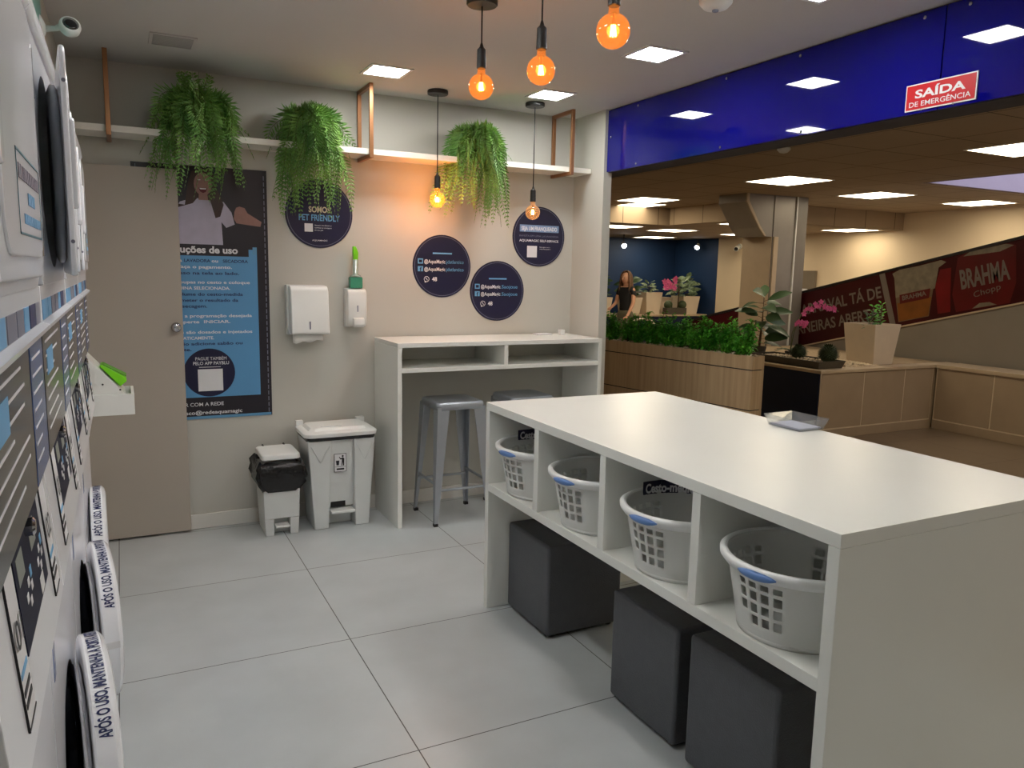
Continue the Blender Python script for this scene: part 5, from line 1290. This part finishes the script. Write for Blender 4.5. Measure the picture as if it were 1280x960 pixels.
# ================================================================== PERSON
def skin_mesh(name, pts, edges, radii, m_, parent, root=0, sub=2):
    me = bpy.data.meshes.new(name); me.from_pydata([Vector(p) for p in pts], edges, []); me.update(); me.materials.append(m_)
    ob = bpy.data.objects.new(name, me); COL.objects.link(ob)
    if parent: ob.parent = parent
    md = ob.modifiers.new('skin', 'SKIN'); md.use_smooth_shade = True
    if not me.skin_vertices: me.skin_vertices
    lay = me.skin_vertices[0].data
    for i, r in enumerate(radii):
        lay[i].radius = r if isinstance(r, tuple) else (r, r); lay[i].use_root = (i == root)
    sb = ob.modifiers.new('sub', 'SUBSURF'); sb.levels = sub; sb.render_levels = sub
    return ob
def make_person(loc, rz):
    t = thing('person', loc, 'woman in a black short sleeved top with long hair, standing behind the shrub row', 'person', rz=rz)
    # local frame: faces -Y, left/right along X, height 1.55
    P = [(0, 0, .80), (0, 0.01, .92), (0, 0, 1.05), (0, 0.005, 1.19), (0, 0.01, 1.27), (0, 0, 1.34), (0, -.01, 1.42)]
    E_ = [(0, 1), (1, 2), (2, 3), (3, 4), (4, 5), (5, 6)]; Rr = [(.135, .10), (.115, .085), (.12, .09), (.13, .09), (.07, .06), (.046, .046), (.075, .085)]
    def arm(s, el, wr, hd):
        i = len(P); P.extend([(s*.13, .01, 1.255), (s*.165, .01, 1.22), el, wr, hd]); Rr.extend([.05, .045, .036, .025, .022]); E_.extend([(3, i), (i, i+1), (i+1, i+2), (i+2, i+3), (i+3, i+4)])
        return i+4
    hL = arm(-1, (-.20, -.02, 1.00), (-.14, -.20, .93), (-.12, -.25, .92)); hR = arm(1, (.20, -.03, 1.0), (.20, -.16, .80), (.20, -.20, .76))
    for s in (-1, 1):
        i = len(P); P.extend([(s*.08, 0, .74), (s*.09, -.01, .43), (s*.09, .02, .08), (s*.09, -.08, .035)]); Rr.extend([.088, .055, .036, (.035, .025)]); E_.extend([(0, i), (i, i+1), (i+1, i+2), (i+2, i+3)])
    body = skin_mesh('body', P, E_, Rr, skin_m, t)
    for s, h in ((-1, (-.12, -.25, .92)), (1, (.20, -.20, .76))):
        for k in range(5):
            o = (k-2)*.016; L_ = (.045, .06, .066, .06, .05)[k]
            G().tube([(h[0]+o*.6, h[1], h[2]), (h[0]+o, h[1]-.03, h[2]-.012), (h[0]+o, h[1]-.03-L_*.5, h[2]-.02-L_*.5)], [.010, .009, .007], 6).build('finger', skin_m, t, smooth=True, local=True)
    G().ball((0, -.018, 1.435), .083, 20, 14, 1.30).build('head', skin_m, t, smooth=True, local=True)
    G().add([(-.010, -.098, 1.43), (.010, -.098, 1.43), (0, -.118, 1.415), (0, -.098, 1.46), (0, -.096, 1.405)], [(0, 2, 3), (2, 1, 3), (0, 4, 2), (4, 1, 2)]).build('nose', skin_m, t, local=True)
    g = G()
    for s in (-1, 1): g.ball((s*.030, -.092, 1.446), .009, 8, 6)
    g.build('eyes', black_m, t, local=True)
    G().tube([(-.022, -.094, 1.388), (0, -.100, 1.384), (.022, -.094, 1.388)], .004, 6).build('mouth', mat('lips', (170, 80, 80), 0.5), t, local=True)
    # hair: a cap and long locks down the back
    V = []; F = []; n = 22; m_ = 12
    for j in range(m_+1):
        for k in range(n+1):
            a = R(-25)+R(230)*k/n; f = j/m_
            if f < 0.45: ph = (math.pi/2)*(1-f/0.45); x = .094*math.cos(a)*math.cos(ph); y = .100*math.sin(a)*math.cos(ph)-.008; z = 1.445+.115*math.sin(ph)
            else: q = (f-.45)/.55; x = (.094+.018*math.sin(q*3)+.004*math.sin(k*2.1))*math.cos(a); y = (.100+.02*q)*math.sin(a)-.008+.01*math.sin(k*1.7)*q; z = 1.445-.30*q
            V.append((x, y, z))
    for j in range(m_):
        for k in range(n): F.append((j*(n+1)+k, j*(n+1)+k+1, (j+1)*(n+1)+k+1, (j+1)*(n+1)+k))
    h = G().add(V, F).flatmesh().build('hair', hair_m, t, smooth=True, local=True); h.modifiers.new('s', 'SOLIDIFY').thickness = .02
    Pt = [(0, 0, .79), (0, .01, .94), (0, 0, 1.06), (0, .005, 1.18), (0, .01, 1.25), (-.13, .01, 1.25), (-.172, .01, 1.18), (-.188, 0, 1.10), (.13, .01, 1.25), (.172, .01, 1.18), (.188, 0, 1.10)]
    skin_mesh('black_top', Pt, [(0, 1), (1, 2), (2, 3), (3, 4), (3, 5), (5, 6), (6, 7), (3, 8), (8, 9), (9, 10)], [(.145, .112), (.128, .098), (.132, .102), (.14, .10), (.085, .07), .06, .055, .05, .06, .055, .05], cloth_k, t)
    Pp = [(0, 0, .92), (0, 0, .80)]; Ep = [(0, 1)]; Rp = [(.138, .105), (.15, .115)]
    for s in (-1, 1):
        i = len(Pp); Pp += [(s*.08, 0, .72), (s*.09, -.01, .43), (s*.09, .015, .10)]; Rp += [.095, .066, .055]; Ep += [(1, i), (i, i+1), (i+1, i+2)]
    skin_mesh('trousers', Pp, Ep, Rp, cloth_g, t)
    return t
make_person((8.12, 11.55, 0), R(-75))
